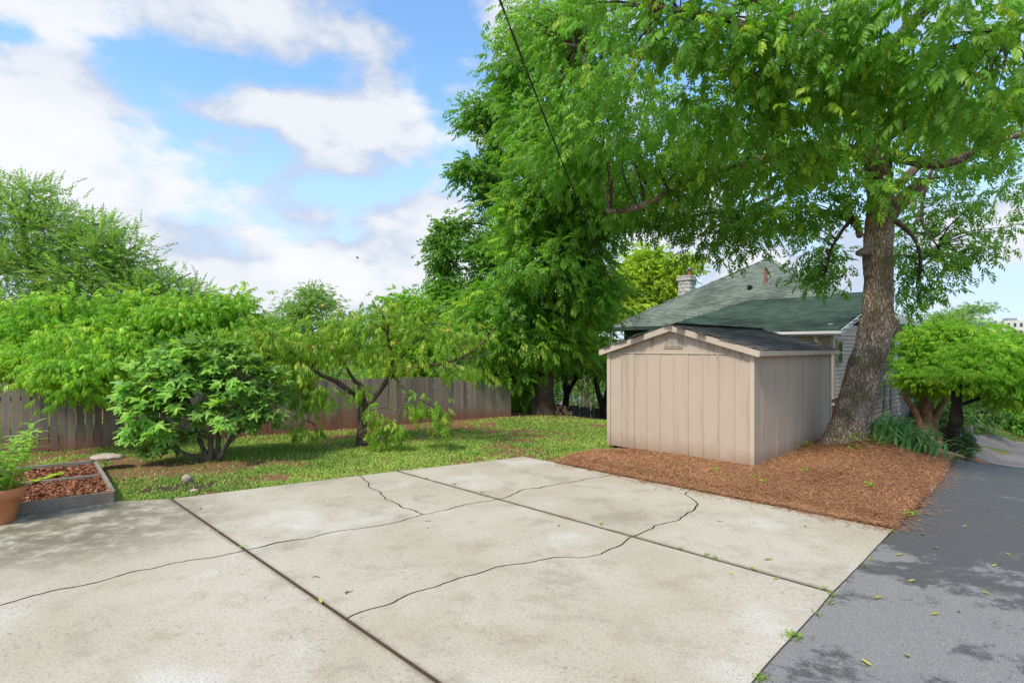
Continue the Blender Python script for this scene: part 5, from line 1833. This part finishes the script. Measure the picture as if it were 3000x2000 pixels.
tree('feathery_tree', 'flat topped feathery tree behind the domed bright green tree', (31, 38, float(gz(31, 38))),
     [([np.array([31, 38, -5]), P(2790, 1000, 38), P(2790, 950, 38)], [.25, .2, .1])], [],
     [bl(2800, 930, 38, 1.7, 1.2, .35, 34), bl(2850, 905, 38, 1.1, .8, .2, 16), bl(2740, 950, 38, 1.4, 1.2, .5, 26), bl(2690, 975, 38, 1.4, 1.2, .8, 24)], TINY, 'leaf_elm', 'bark', n_per=22, br=.55, flat=.25, droop=0, scale=(1.2, 1.8))
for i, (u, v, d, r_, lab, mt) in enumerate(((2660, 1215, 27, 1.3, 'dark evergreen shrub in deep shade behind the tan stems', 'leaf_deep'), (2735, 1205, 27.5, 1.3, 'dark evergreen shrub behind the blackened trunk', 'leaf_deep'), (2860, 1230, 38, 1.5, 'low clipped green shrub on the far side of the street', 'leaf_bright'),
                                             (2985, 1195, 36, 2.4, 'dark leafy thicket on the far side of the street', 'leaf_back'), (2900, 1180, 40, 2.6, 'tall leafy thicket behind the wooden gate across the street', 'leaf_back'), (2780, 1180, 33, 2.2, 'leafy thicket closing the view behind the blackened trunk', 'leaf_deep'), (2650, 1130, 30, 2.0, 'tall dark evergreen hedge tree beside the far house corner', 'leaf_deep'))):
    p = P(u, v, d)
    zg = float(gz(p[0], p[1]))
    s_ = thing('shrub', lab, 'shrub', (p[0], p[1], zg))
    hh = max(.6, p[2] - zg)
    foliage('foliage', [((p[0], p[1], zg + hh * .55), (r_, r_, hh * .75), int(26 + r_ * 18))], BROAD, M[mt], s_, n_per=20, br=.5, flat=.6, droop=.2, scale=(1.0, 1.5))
    B().tube([(p[0], p[1], zg - .05), (p[0], p[1], zg + hh * .7)], [.06, .02], 6).obj('stem', M['bark_dark'], s_)


# ------------------------------------------------------------------ fig bush
fx, fy = -5.6, 10.2
fz = float(lawn_z(np.array(fx), np.array(fy)))
fig = thing('fig_bush', 'fig bush with big lobed leaves on dark splayed stems', 'bush', (fx, fy, fz))
fst = [([(fx - .05, fy, fz - .05), P(590, 1300, 10.2), P(570, 1240, 10.15), P(545, 1150, 10.1), P(520, 1080, 10.0)], [.05, .042, .036, .026, .012]),
       ([(fx, fy, fz - .05), P(617, 1290, 10.2), P(628, 1230, 10.2), P(632, 1180, 10.2), P(640, 1090, 10.2)], [.055, .047, .042, .035, .015]),
       ([(fx + .06, fy + .05, fz - .05), P(640, 1290, 10.3), P(645, 1220, 10.4), P(660, 1130, 10.5), P(690, 1060, 10.5)], [.045, .04, .034, .025, .012]),
       ([(fx + .1, fy, fz - .05), P(660, 1310, 10.1), P(690, 1275, 10.1), P(735, 1225, 10.1), P(790, 1180, 10.1)], [.05, .042, .035, .025, .01]),
       ([(fx - .1, fy - .05, fz - .03), P(570, 1335, 10.0), P(520, 1320, 9.9), P(450, 1290, 9.8)], [.035, .028, .02, .01]),
       ([P(560, 1210, 10.12), P(500, 1170, 9.9), P(440, 1140, 9.8)], [.028, .02, .01]), ([P(632, 1185, 10.2), P(650, 1170, 10.0), P(672, 1157, 9.9)], [.03, .026, .024]),
       ([P(660, 1310, 10.1), P(690, 1240, 10.0), P(680, 1170, 9.9), P(700, 1110, 9.9)], [.03, .024, .018, .008])]
for p_, r_ in fst:
    B().tube(p_, r_, 9, 6, .004, 14).obj('stem', M['bark_fig'], fig, True)


def fig_leaf(seed):
    """five-lobed leaf as a fan round the petiole point, lobes cupped and drooping"""
    r = random.Random(seed)
    out = []
    lob = [(-2.25, .42), (-1.75, .62), (-1.32, .38), (-.98, .86), (-.5, .42), (0, 1.0), (.5, .42), (.98, .86), (1.32, .38), (1.75, .62), (2.25, .42)]
    for i, (a, q) in enumerate(lob):
        wide = .17 if q > .5 else .0
        if wide:
            out += [(a - wide * .9, q * .80), (a - wide * .45, q * .97), (a + wide * .45, q * .97), (a + wide * .9, q * .80)]
        else:
            out.append((a, q * r.uniform(.9, 1.1)))
    vs = [(0.0, 0, 0)]
    for a, q in out:
        x, y = q * math.cos(a) * .105 + .03, q * math.sin(a) * .105
        d = math.hypot(x, y)
        vs.append((x, y, -2.6 * d * d + .018 * math.cos(3 * a) + r.uniform(-.004, .004)))
    n = len(vs)
    return np.array(vs), np.array([(0, i, i + 1) for i in range(1, n - 1)])


figm = []
for s in range(5):
    v, t = fig_leaf(s)
    stem = np.array([(0, -.002, 0), (0, .002, 0), (-.07, .002, .012), (-.07, -.002, .012)])
    k = len(v)
    b = B().add(np.vstack([v, stem]), [tuple(x) for x in t] + [(k, k + 1, k + 2, k + 3)])
    figm.append(b.mesh('leaf', M['leaf_fig_obj'], True))
# boughs of leaves round the outside of the bush
fb = [bl(470, 1120, 10.0, .5, .5, .4, 25), bl(560, 1060, 10.0, .55, .5, .35, 28), bl(650, 1060, 10.2, .5, .5, .35, 23), bl(720, 1120, 10.1, .5, .5, .4, 25), bl(770, 1190, 10.1, .45, .4, .3, 18), bl(450, 1220, 9.9, .45, .45, .35, 20), bl(440, 1290, 9.8, .35, .35, .22, 13), bl(560, 1170, 9.9, .45, .4, .35, 17), bl(680, 1210, 9.9, .35, .35, .25, 11), bl(530, 1020, 10.1, .3, .3, .18, 8), bl(600, 1120, 10.4, .7, .5, .4, 20), bl(520, 1260, 9.9, .3, .3, .2, 8), bl(420, 1170, 10.0, .3, .3, .3, 10), bl(800, 1140, 10.2, .3, .3, .25, 8)]
fbc, fbo, _ = boughs(fb, .35)
twigs(fig, fbc, path_pts(fst), M['bark_fig'], .012)
pos, dr = [], []
for c, o_ in zip(fbc, fbo):
    for k in range(8):
        a = rng.uniform(0, 2 * math.pi)
        dv = np.array([math.cos(a), math.sin(a), rng.uniform(-.35, .35)]) + o_ * .7
        pos.append(c + dv / np.linalg.norm(dv) * .11 + np.array([0, 0, rng.uniform(-.05, .05)]))
        dr.append(dv)
pos, dr = np.array(pos), np.array(dr)
ok = pos[:, 2] > .16
pos, dr = pos[ok], dr[ok]
order = np.argsort(pos[:, 1] + rng.normal(0, .05, len(pos)))
pos, dr = pos[order], dr[order]
for i in range(min(300, len(pos))):
    d = dr[i] / np.linalg.norm(dr[i])
    u = np.array([0, -.35, 1.0]) + rng.normal(0, .3, 3)
    y = np.cross(u, d)
    y /= np.linalg.norm(y)
    z = np.cross(d, y)
    s = rng.uniform(1.1, 1.8)
    inst('leaf', figm[i % 5], fig, Matrix(((d[0] * s, y[0] * s, z[0] * s, pos[i][0]), (d[1] * s, y[1] * s, z[1] * s, pos[i][1]), (d[2] * s, y[2] * s, z[2] * s, pos[i][2]), (0, 0, 0, 1))))
if len(pos) > 300:
    v, t = place(fig_leaf(9), pos[300:], dr[300:], rng.uniform(1.1, 1.7, len(pos) - 300))
    nl_ = len(fig_leaf(9)[0])
    k = len(pos) - 300
    tri_mesh('leaves', v, t, M['leaf_fig'], fig, np.repeat(np.stack([rng.random(k), rng.random(k) * .2, rng.random(k), np.ones(k)], -1), nl_, 0), True, 'stuff')

# ------------------------------------------------------------------ raised bed with bark chips
FRp, FLp = G(334, 1470), np.array([-7.35, 6.02, 0])
BRp = np.array([-7.25, 9.5, 0])
ein = (FLp - FRp) / np.linalg.norm(FLp - FRp)
esd = (BRp - FRp) / np.linalg.norm(BRp - FRp)
BLp = BRp + ein * 2.4
bed = thing('raised_bed', 'low wooden raised bed filled with red brown bark chips', 'planter', FRp)
zb = -.03
for a, b_, nm in ((FRp, FLp, 'board'), (BRp, BLp, 'board'), (FRp, BRp, 'board')):
    off = np.array([0, 0, zb + .085])
    e0 = np.array(a) + off
    e1 = np.array(b_) + off
    if a is FRp and b_ is BRp:
        e0 = e0 + esd * .024
        e1 = e1 - esd * .024
    B().beam(e0, e1, .042, .19).obj(nm, M['plank'], bed, bevel=.004)
mid_ = FRp + (BRp - FRp) * .56
B().beam(mid_ + np.array([0, 0, zb + .075]) + ein * .03, mid_ + ein * 2.3 + np.array([0, 0, zb + .075]), .036, .15).obj('divider_board', M['plank'], bed, bevel=.004)
cx = []
n = 13000
uu, vv = rng.random(n), rng.random(n)
wd = 1.95 + .5 * vv
cpos = FRp + (BRp - FRp) * (.012 + .976 * vv)[:, None] + ein * (.03 + uu * wd)[:, None]
okc = np.abs(vv - .56) > .012
cpos = cpos[okc]
n = len(cpos)
cpos[:, 2] = .075 + .03 * f2(cpos[:, 0], cpos[:, 1], 3, 3, 2) + rng.uniform(-.012, .014, n)
a = rng.uniform(0, 2 * math.pi, n)
L_, W_ = rng.uniform(.015, .05, n), rng.uniform(.006, .016, n)
tx = np.stack([np.cos(a), np.sin(a), rng.normal(0, .3, n)], -1) * L_[:, None] / 2
ty = np.stack([-np.sin(a), np.cos(a), rng.normal(0, .4, n)], -1) * W_[:, None]
V = np.stack([cpos - tx - ty, cpos + tx - ty, cpos + tx + ty, cpos - tx + ty], 1).reshape(-1, 3)
i4 = np.arange(n)[:, None] * 4
lv = np.zeros((n, 4, 4))
lv[..., 0] = rng.random(n)[:, None]
lv[..., 1] = (rng.random(n) < .2)[:, None] * rng.random(n)[:, None]
tri_mesh('bark_chips', V, np.vstack([i4 + [0, 1, 2], i4 + [0, 2, 3]]), M['chip'], bed, lv.reshape(-1, 4), kind='stuff')
B().prism([FRp + ein * .02 + np.array([0, 0, .0]), FRp + ein * 2.1, BRp + ein * 2.4, BRp + ein * .02], np.array([0, 0, .075])).obj('chip_bed', material('bark_soil', m_plain((.12, .045, .025), .9, .35, 40)), bed)
# seedlings coming up beside the divider
for k, (u, v) in enumerate(((105, 1415), (131, 1408), (150, 1400), (170, 1396))):
    p = G(u, v, .09)
    s_ = thing('seedling', 'small pale green seedling by the divider of the raised bed', 'seedling', p, 'seedlings in the raised bed')
    V, T = place(leaflet(.075, .045, 2, .3, .2), np.tile(p + np.array([0, 0, .03]), (6, 1)), np.stack([np.cos(np.arange(6) * 1.05 + k), np.sin(np.arange(6) * 1.05 + k), np.full(6, .5)], -1), rng.uniform(.8, 1.4, 6))
    tri_mesh('leaves', V, T, M['leaf_bright'], s_, np.tile([.8, .6, .5, 1], (len(V), 1)))
    B().tube([p - kz * .03, p + kz * .035], [.003, .003], 5).obj('stem', M['twig'], s_)


def rock(name, label, c, size, seed, mat='rock', group=None, flat=.4):
    bm = bmesh.new()
    bmesh.ops.create_icosphere(bm, subdivisions=3, radius=1)
    co = np.array([v.co[:] for v in bm.verts])
    k = .72 + .55 * fbm(co * 1.5 + seed * 3.1, 3) + .12 * fbm(co * 6 + seed, 2)
    co = co * k[:, None] * np.array(size)
    me = bpy.data.meshes.new(name)
    for v, p_ in zip(bm.verts, co):
        v.co = p_
    bm.to_mesh(me)
    bm.free()
    me.materials.append(M[mat])
    me.shade_smooth()
    o = link(bpy.data.objects.new(name, me), None, Matrix.Translation(Vector(c)))
    return tag(o, label, 'rock', group)


sx_ = BRp - ein * .18 - esd * .02
rock('flat_stone', 'flat tan stone slab resting across the back corner of the raised bed', (sx_[0], sx_[1], .185), (.26, .19, .05), 3)
p = G(548, 1408)
rock('rock', 'small brown rock lying on the lawn in front of the fig bush', (p[0], p[1], .03), (.07, .06, .07), 5)
p = G(600, 1450)
rock('rock', 'pale flat pebble at the lawn edge of the concrete', (p[0] - .3, p[1] + .25, .0), (.06, .05, .025), 6)

# ------------------------------------------------------------------ terracotta pot with a leafy plant
pc = np.array([-6.72, 6.38, 0.0])
pc = P(-8, 1500, 6.55)
pc[2] = .002
pot = thing('flower_pot', 'large terracotta pot standing on the concrete beside the raised bed', 'pot', pc)
B().lathe(pc, [(.0, 0), (.155, 0), (.16, .01), (.222, .30), (.25, .305), (.258, .32), (.268, .405), (.262, .418), (.235, .418), (.228, .33), (.0, .33)], 40).obj('pot_body', M['terracotta'], pot, True)
B().lathe(pc, [(.0, .352), (.226, .35)], 24).obj('potting_soil', M['mortar'], pot)
plant = thing('potted_plant', 'tall light green leafy plant growing in the terracotta pot', 'plant', pc + kz * .35)
pl_v, pl_t = leaflet(.17, .05, 2, .35, .2)
plm_ = B().add(pl_v, [tuple(x) for x in pl_t]).mesh('leaf', M['leaf_pot_obj'], True)
for k in range(17):
    a = k * 2.4
    r0 = .17 * math.sqrt((k + .5) / 17)
    b0 = pc + np.array([math.cos(a) * r0, math.sin(a) * r0, .34])
    h = rng.uniform(.55, .9)
    tip = b0 + np.array([math.cos(a) * rng.uniform(.05, .4), math.sin(a) * rng.uniform(.05, .4), h])
    B().tube([b0, (b0 + tip) / 2 + np.array([0, 0, .04]), tip], [.006, .005, .003], 6, 3).obj('stem', M['leaf_pot_obj'], plant)
    nlv = 17
    for j in range(nlv):
        f = .12 + .9 * j / nlv
        c = b0 + (tip - b0) * f + np.array([0, 0, .16 * f * (1 - f)])
        aa = j * 2.2 + k
        d = np.array([math.cos(aa), math.sin(aa), .35 + .5 * (f > .9)])
        d /= np.linalg.norm(d)
        u = kz + rng.normal(0, .2, 3)
        y = np.cross(u, d)
        y /= np.linalg.norm(y)
        z = np.cross(d, y)
        s = rng.uniform(.8, 1.3) * (1.0 - .35 * (f > .92))
        inst('leaf', plm_, plant, Matrix(((d[0] * s, y[0] * s, z[0] * s, c[0]), (d[1] * s, y[1] * s, z[1] * s, c[1]), (d[2] * s, y[2] * s, z[2] * s, c[2]), (0, 0, 0, 1))))

# ------------------------------------------------------------------ irises under the big tree
ib = []
for s in range(4):
    v, n_ = [], 7
    L = .62
    for i in range(n_):
        f = i / (n_ - 1)
        w = .02 * (1 - f ** 3) + .001
        x = L * (f - .12 * f * f) * .62
        z = L * (.86 * f - (.45 + .12 * s) * f ** 2.4)
        v += [(x, -w, z), (x, 0, z - .006), (x, w, z)]
    fs = []
    for i in range(n_ - 1):
        k = i * 3
        fs += [(k, k + 1, k + 4, k + 3), (k + 1, k + 2, k + 5, k + 4)]
    ib.append(B().add(v, fs).mesh('leaf', M['leaf_iris_obj'], True))


def iris(label, c0, c1, n, spread, size, bias, seed, cat='iris'):
    r = random.Random(seed)
    c0, c1 = np.array(c0, float), np.array(c1, float)
    t = thing('iris_clump', label, cat, (c0 + c1) / 2)
    for k in range(n):
        f = r.random()
        x, y = c0[:2] + (c1[:2] - c0[:2]) * f + np.array([r.gauss(0, spread), r.gauss(0, spread)])
        z = float(straw_h(np.array(x), np.array(y))) - .02 if size > .55 else float(gz(x, y)) + .02
        a = r.gauss(bias, .9)
        s = size * r.uniform(.75, 1.25)
        inst('leaf', r.choice(ib), t, Matrix.Translation((x, y, z)) @ Matrix.Rotation(a, 4, 'Z') @ Matrix.Rotation(r.uniform(-.7, .15), 4, 'Y') @ Matrix.Scale(s, 4))
    return t


i0, i1 = np.array([7.18, 10.75, .1]), np.array([7.42, 10.0, .0])
iris('dense clump of arching strap leaves at the foot of the huge leaning tree', i0, i1, 200, .2, 1.25, -.75, 4)
p0, p1 = P(2640, 1262, 23.5), P(2695, 1262, 23.5)
iris('row of upright iris leaves beside the tan stems of the domed tree', p0, p1, 60, .15, .9, -1.2, 5)
p0 = P(2790, 1345, 16.5)
iris('small tuft of iris leaves in the lower straw bed beside the ivy post', p0, p0 + np.array([.5, 0, 0]), 26, .15, .6, -1.2, 6)
p0, p1 = P(2850, 1290, 33), P(2920, 1290, 33)
iris('pale green iris border on the far side of the street', p0, p1, 50, .4, 1.0, -1.2, 7)


# weeds: clumps at the tree foot, in the joints and in the straw
def weed(label, c, r_, n, h, seed, group=None, mat='leaf_bright', L=.05, W=.03):
    t = thing('weed', label, 'weed', c, group)
    k = np.random.default_rng(seed)
    pos = np.array(c) + np.stack([k.normal(0, r_, n), k.normal(0, r_, n), k.random(n) * h], -1)
    d = np.stack([k.normal(0, 1, n), k.normal(0, 1, n), k.uniform(.1, .9, n)], -1)
    V, T = place(leaflet(L, W, 1, .3), pos, d, k.uniform(.6, 1.3, n))
    tri_mesh('leaves', V, T, M[mat], t, np.repeat(np.stack([k.random(n), k.random(n) * .3, k.random(n), np.ones(n)], -1), 6, 0))
    B().tube([(c[0], c[1], c[2] - .02), (c[0], c[1], c[2] + h * .7)], [.003, .002], 5).obj('stem', M['twig'], t)
    return t


for k, (x, y, h, lab) in enumerate(((6.25, 10.05, .35, 'leafy weed at the left foot of the huge leaning tree'), (6.75, 10.12, .22, 'low weed in front of the root flare of the huge tree'), (5.6, 10.75, .18, 'small weed under the shaded side of the shed'))):
    weed(lab, (x, y, float(straw_h(np.array(x), np.array(y)))), .16, 110, h, k + 1, None, 'leaf_back')
for k, (u, v) in enumerate(((2232, 1416), (2360, 1400), (2545, 1437), (2210, 1398), (2105, 1392), (1893, 1382), (2668, 1502), (2100, 1378))):
    p = G(u, v, .06)
    weed('small green weed sprouting through the pine straw', (p[0], p[1], float(straw_h(np.array(p[0]), np.array(p[1])))), .03, 16, .06, k + 20, 'weeds in the pine straw')
jw = [(2440, 1742), (2415, 1728), (2070, 1626), (2095, 1634), (1760, 1536), (1995, 1608), (2532, 1658), (2320, 1868), (2330, 1862), (2620, 1560), (2226, 1990), (2240, 1984), (710, 1603), (2395, 1800), (644, 1560), (1330, 1420), (1250, 1402), (1410, 1442), (2555, 1640), (2430, 1765)]
for k, (u, v) in enumerate(jw):
    p = G(u, v)
    lab, gr = ('tiny weed tuft rooted in a cast joint of the concrete', 'weed tufts in the concrete joints') if k in (2, 3, 4, 5, 12, 14, 15, 16, 17) else ('tiny weed tuft rooted where the concrete meets the asphalt', 'weed tufts along the asphalt edge')
    if k == 7:
        lab, gr = 'largest green weed tuft on the seam between concrete and asphalt', None
    weed(lab, (p[0], p[1], -.005), .018 if k not in (7, 8) else .035, 16 if k not in (7, 8) else 40, .03, k + 40, gr, 'leaf_peach', .026, .011)

# fallen leaves
lf_v, lf_t = leaflet(.095, .038, 2, -.25, .35)
lfm = B().add(lf_v, [tuple(x) for x in lf_t]).mesh('fallen_leaf', M['dryleaf'], True)
k_ = 0
for (u, v, gl) in ((2265, 1697, 0), (2150, 1685, 0), (2807, 1784, 1), (2725, 1797, 1), (2557, 1948, 1), (2655, 1910, 1), (2622, 1624, 1), (2690, 1440, 2), (2740, 1600, 1), (2905, 1655, 1), (2965, 1625, 1), (2890, 1490, 1), (2660, 1700, 1), (942, 1768, 0), (1640, 1537, 0), (2240, 1640, 0), (2220, 1672, 0), (2700, 1560, 1), (2820, 1540, 1), (2735, 1475, 1), (2950, 1530, 1), (2560, 1750, 1), (2905, 1740, 1)):
    p = G(u, v)
    lab, gr = (('fallen yellow green leaflet lying on the concrete', 'fallen leaves on the concrete'), ('fallen yellow leaflet lying on the asphalt driveway', 'fallen leaves on the asphalt'), ('fallen yellow leaflet lying on the pine straw', 'fallen leaves on the straw'))[gl]
    z = .006 if gl == 0 else (float(gz(p[0], p[1])) - .004 if gl == 1 else float(straw_h(np.array(p[0]), np.array(p[1]))) + .03)
    o = link(bpy.data.objects.new('fallen_leaf', lfm), None, Matrix.Translation((p[0], p[1], z)) @ Matrix.Rotation(k_ * 2.1, 4, 'Z') @ Matrix.Scale(.6 + .05 * (k_ % 9), 4))
    tag(o, lab, 'leaf', gr)
    k_ += 1
tw = B()
for k, (u, v) in enumerate(((1010, 1735), (1012, 1740), (935, 1692), (2360, 1540), (2100, 1525), (2240, 1640), (585, 1492), (1262, 1527))):
    p = G(u, v)
    a = k * 1.3
    o = B().tube([(p[0], p[1], .004), (p[0] + .04 * math.cos(a), p[1] + .04 * math.sin(a), .008), (p[0] + .07 * math.cos(a + .5), p[1] + .07 * math.sin(a + .5), .005)], [.004, .003, .002], 5, 3).obj('twig', M['twig'])
    tag(o, 'tiny dark broken twig lying on the concrete', 'twig', 'twigs on the concrete')

# brick edging between straw and driveway
edg = thing('brick_edging', 'row of half buried bricks edging the pine straw along the driveway', 'edging', STP(-4.9, -.86))
rr = random.Random(3)
s0 = -4.95
while s0 < -.2:
    t0 = -.90 + np.interp(s0, [-5.07, -2.2, .4, 2.6], [.0, .02, .17, .18])
    t0 = float(t0) + .045
    c = STP(s0 + .11, t0)
    L_ = rr.uniform(.17, .22)
    z0 = float(gz(c[0], c[1]))
    fr = (c + np.array([0, 0, z0 + rr.uniform(-.02, .0)]), BX * math.cos(.1) + AX * rr.uniform(-.12, .12), AX)
    B().box(fr, -L_ / 2, L_ / 2, -.045, .045, -.04, .045).obj('brick', M['brick'] if rr.random() < .85 else M['rock'], edg, bevel=.008)
    s0 += L_ + rr.uniform(.005, .04)

# log pile, ivy post, bins, gate, distant block
lp = P(1645, 1222, 17.3)
zl = float(gz(lp[0], lp[1])) + .0
for k in range(13):
    row = 0 if k < 6 else (1 if k < 10 else 2)
    i = k - (0, 6, 10)[row]
    c = np.array([lp[0] - .3 + i * .12 + row * .07, 17.35, zl + .05 + row * .09])
    l = B()
    a = rr.uniform(-.35, .35)
    dv = np.array([math.sin(a), math.cos(a), rr.uniform(-.05, .05)]) * .2
    l.tube([c - dv, c, c + dv], [.055, .058, .052], 8, 1)
    o = l.obj('firewood_log', M['bark_tan'] if k % 3 else M['brick'])
    tag(o, 'short split log in the small pile at the lawn brow', 'log', 'firewood pile by the tall tree')
ac = P(1785, 1228, 17.8)
ac[2] = float(gz(ac[0], ac[1]))
cu = thing('storage_box', 'low grey lidded box behind the left edge of the shed', 'box', ac)
B().box((ac, np.array([1.0, 0, 0]), np.array([0, 1.0, 0])), -.3, .4, -.25, .25, -.2, .02).obj('box_body', M['black'], cu, bevel=.01)
B().box((ac, np.array([1.0, 0, 0]), np.array([0, 1.0, 0])), -.33, .43, -.28, .28, .02, .06).obj('lid', M['metal'], cu, bevel=.01)

p = P(2838, 1352, 15.4)
zg = float(gz(p[0], p[1]))
pp = np.array([p[0], p[1], zg])
po = thing('gate_post', 'short square post overgrown with ivy at the end of the driveway', 'post', pp)
B().box((pp, BX, AX), -.09, .09, -.09, .09, -.1, 1.0).obj('post', M['plank'], po, bevel=.02)
foliage('ivy', [((pp[0] - .12, pp[1] - .12, zg + .5), (.16, .16, .5), 34)], TINY, M['leaf_deep'], po, n_per=14, br=.09, scale=(.4, .7))
p = P(2828, 1292, 24)
zg = float(gz(p[0], p[1]))
pp = np.array([p[0], p[1], p[2] - .75])
rb = thing('recycling_bin', 'white bin with a blue lid at the kerb beyond the ivy post', 'bin', pp)
B().prism([pp + np.array([-.24, -.24, 0]), pp + np.array([.24, -.24, 0]), pp + np.array([.24, .24, 0]), pp + np.array([-.24, .24, 0])], kz * .75).obj('bin_body', M['white'], rb, bevel=.03)
B().box((pp, np.array([1.0, 0, 0]), np.array([0, 1.0, 0])), -.3, .28, -.3, .28, .75, .98).obj('bin_lid', M['bluebin'], rb, bevel=.04)
p = P(2908, 1265, 37)
zg = float(gz(p[0], p[1]))
gt = thing('wooden_gate', 'weathered wooden picket gate across the street', 'gate', (p[0], p[1], zg))
pm_ = picket_mesh('picket', .16, 1.3, .03, M['darkpicket'])
for k in range(6):
    inst('picket', pm_, gt, Matrix.Translation((p[0] - .9 + k * .34, p[1], zg)))
for z in (.3, 1.0):
    B().beam((p[0] - 1.0, p[1] + .06, zg + z), (p[0] + 1.0, p[1] + .06, zg + z), .05, .1).obj('rail', M['darkpicket'], gt)
# path and verge across the street
PX, PY = np.meshgrid(np.linspace(33.2, 46, 10), np.linspace(-6.2, -3.2, 5), indexing='ij')
Xp, Yp = O0[0] + PX * BX[0] + PY * AX[0], O0[1] + PX * BX[1] + PY * AX[1]
structure(grid_mesh('far_path', Xp, Yp, gz(Xp, Yp) + .03, M['street']))

# flat-roofed block on the far hill
far = thing('distant_block', 'pale flat roofed apartment block on the far wooded hill', 'building', P(2950, 985, 215))
fo = P(2950, 985, 215)
FX_ = (fo, np.array([.93, -.36, 0]), np.array([.36, .93, 0]))
B().box(FX_, -3, 14, 0, 10, -8, 6.2).obj('main_block', material('pale_render', m_plain((.62, .58, .52), .7, .03, .2)), far)
B().box(FX_, -13.5, -3.05, 1, 10, -8, 5.4).obj('side_wing', M['white'], far)
B().box(FX_, -13.7, -3.1, .5, 10, 4.0, 5.6).obj('dark_parapet', material('slate_band', m_plain((.10, .13, .17), .7, .05, .5)), far)
for r_ in range(3):
    for c in range(8):
        x = -1.8 + c * 1.95
        B().box(FX_, x, x + .8, -.06, .05, 3.7 - r_ * 2.9, 5.2 - r_ * 2.9).obj('window', M['glass'], far)
B().box(FX_, 1, 4, 2, 6, 6.2, 7.2).obj('roof_plant', M['metal'], far)
# wooded slope in front of it: too far to tell trees apart
n = 16000
hx = rng.uniform(120, 330, n)
hy = rng.uniform(130, 235, n)
hill_z = lambda x, y: gz(x, y) + 5 * np.exp(-(((x - 215) / 70) ** 2 + ((y - 230) / 60) ** 2))
ux = U0 + FPX * hx / hy
okh = (ux > 2500)
hx, hy = hx[okh], hy[okh]
n = len(hx)
crown = 3.5 * f2(hx, hy, .16, 3, 4)
hz_ = np.minimum(hill_z(hx, hy) * .45 + crown + rng.uniform(0, 2.2, n), EYE + (V0 - 975) / FPX * hy + crown * .5)
v, t = place(BROAD[1], np.stack([hx, hy, hz_], -1), rng.normal(0, 1, (n, 3)), rng.uniform(5, 9, n))
tag(tri_mesh('far_wood', v, t, M['leaf_elm'], None, np.repeat(np.stack([rng.random(n), np.zeros(n), rng.random(n), np.ones(n)], -1), len(BROAD[1][0]), 0), kind='stuff'), 'hazy green wooded slope below the distant block', 'wood')

# overhead service cable to the house, two twisted strands
c0, c1 = P(1449, -40, 5.2), hp(-OH + .1, HW - .6, EZ - .3)
c1 = ap(.12, TL - .15, 2.5)
cab = thing('service_cable', 'black twisted overhead service cable running to the house eave', 'cable', c1)
N_ = 120
tt = np.linspace(0, 1, N_)
line = c0 + (c1 - c0) * tt[:, None]
line[:, 2] -= 4 * .42 * tt * (1 - tt)
for ph in (0, math.pi):
    o_ = np.stack([np.cos(tt * 90 + ph), np.zeros(N_), np.sin(tt * 90 + ph)], -1) * .007
    B().tube(line + o_, np.full(N_, .0062), 6).obj('strand', M['black'], cab, True)
# a bird far off in the sky
bp = P(1048, 757, 60)
bird = B()
bird.tube([bp + np.array([-.16, 0, .0]), bp + np.array([-.06, 0, .02]), bp + np.array([.06, 0, .02]), bp + np.array([.15, 0, .03])], [.01, .045, .04, .012], 7, 3)
for s in (-1, 1):
    bird.add([bp + np.array([-.05, .02 * s, .03]), bp + np.array([.06, .02 * s, .03]), bp + np.array([.02, .2 * s, .16]), bp + np.array([-.12, .34 * s, .24]), bp + np.array([-.1, .2 * s, .13])], [(0, 1, 2, 4), (4, 2, 3)])
tag(bird.obj('bird', M['black'], None, True), 'tiny dark bird flying in front of the white cloud', 'bird')
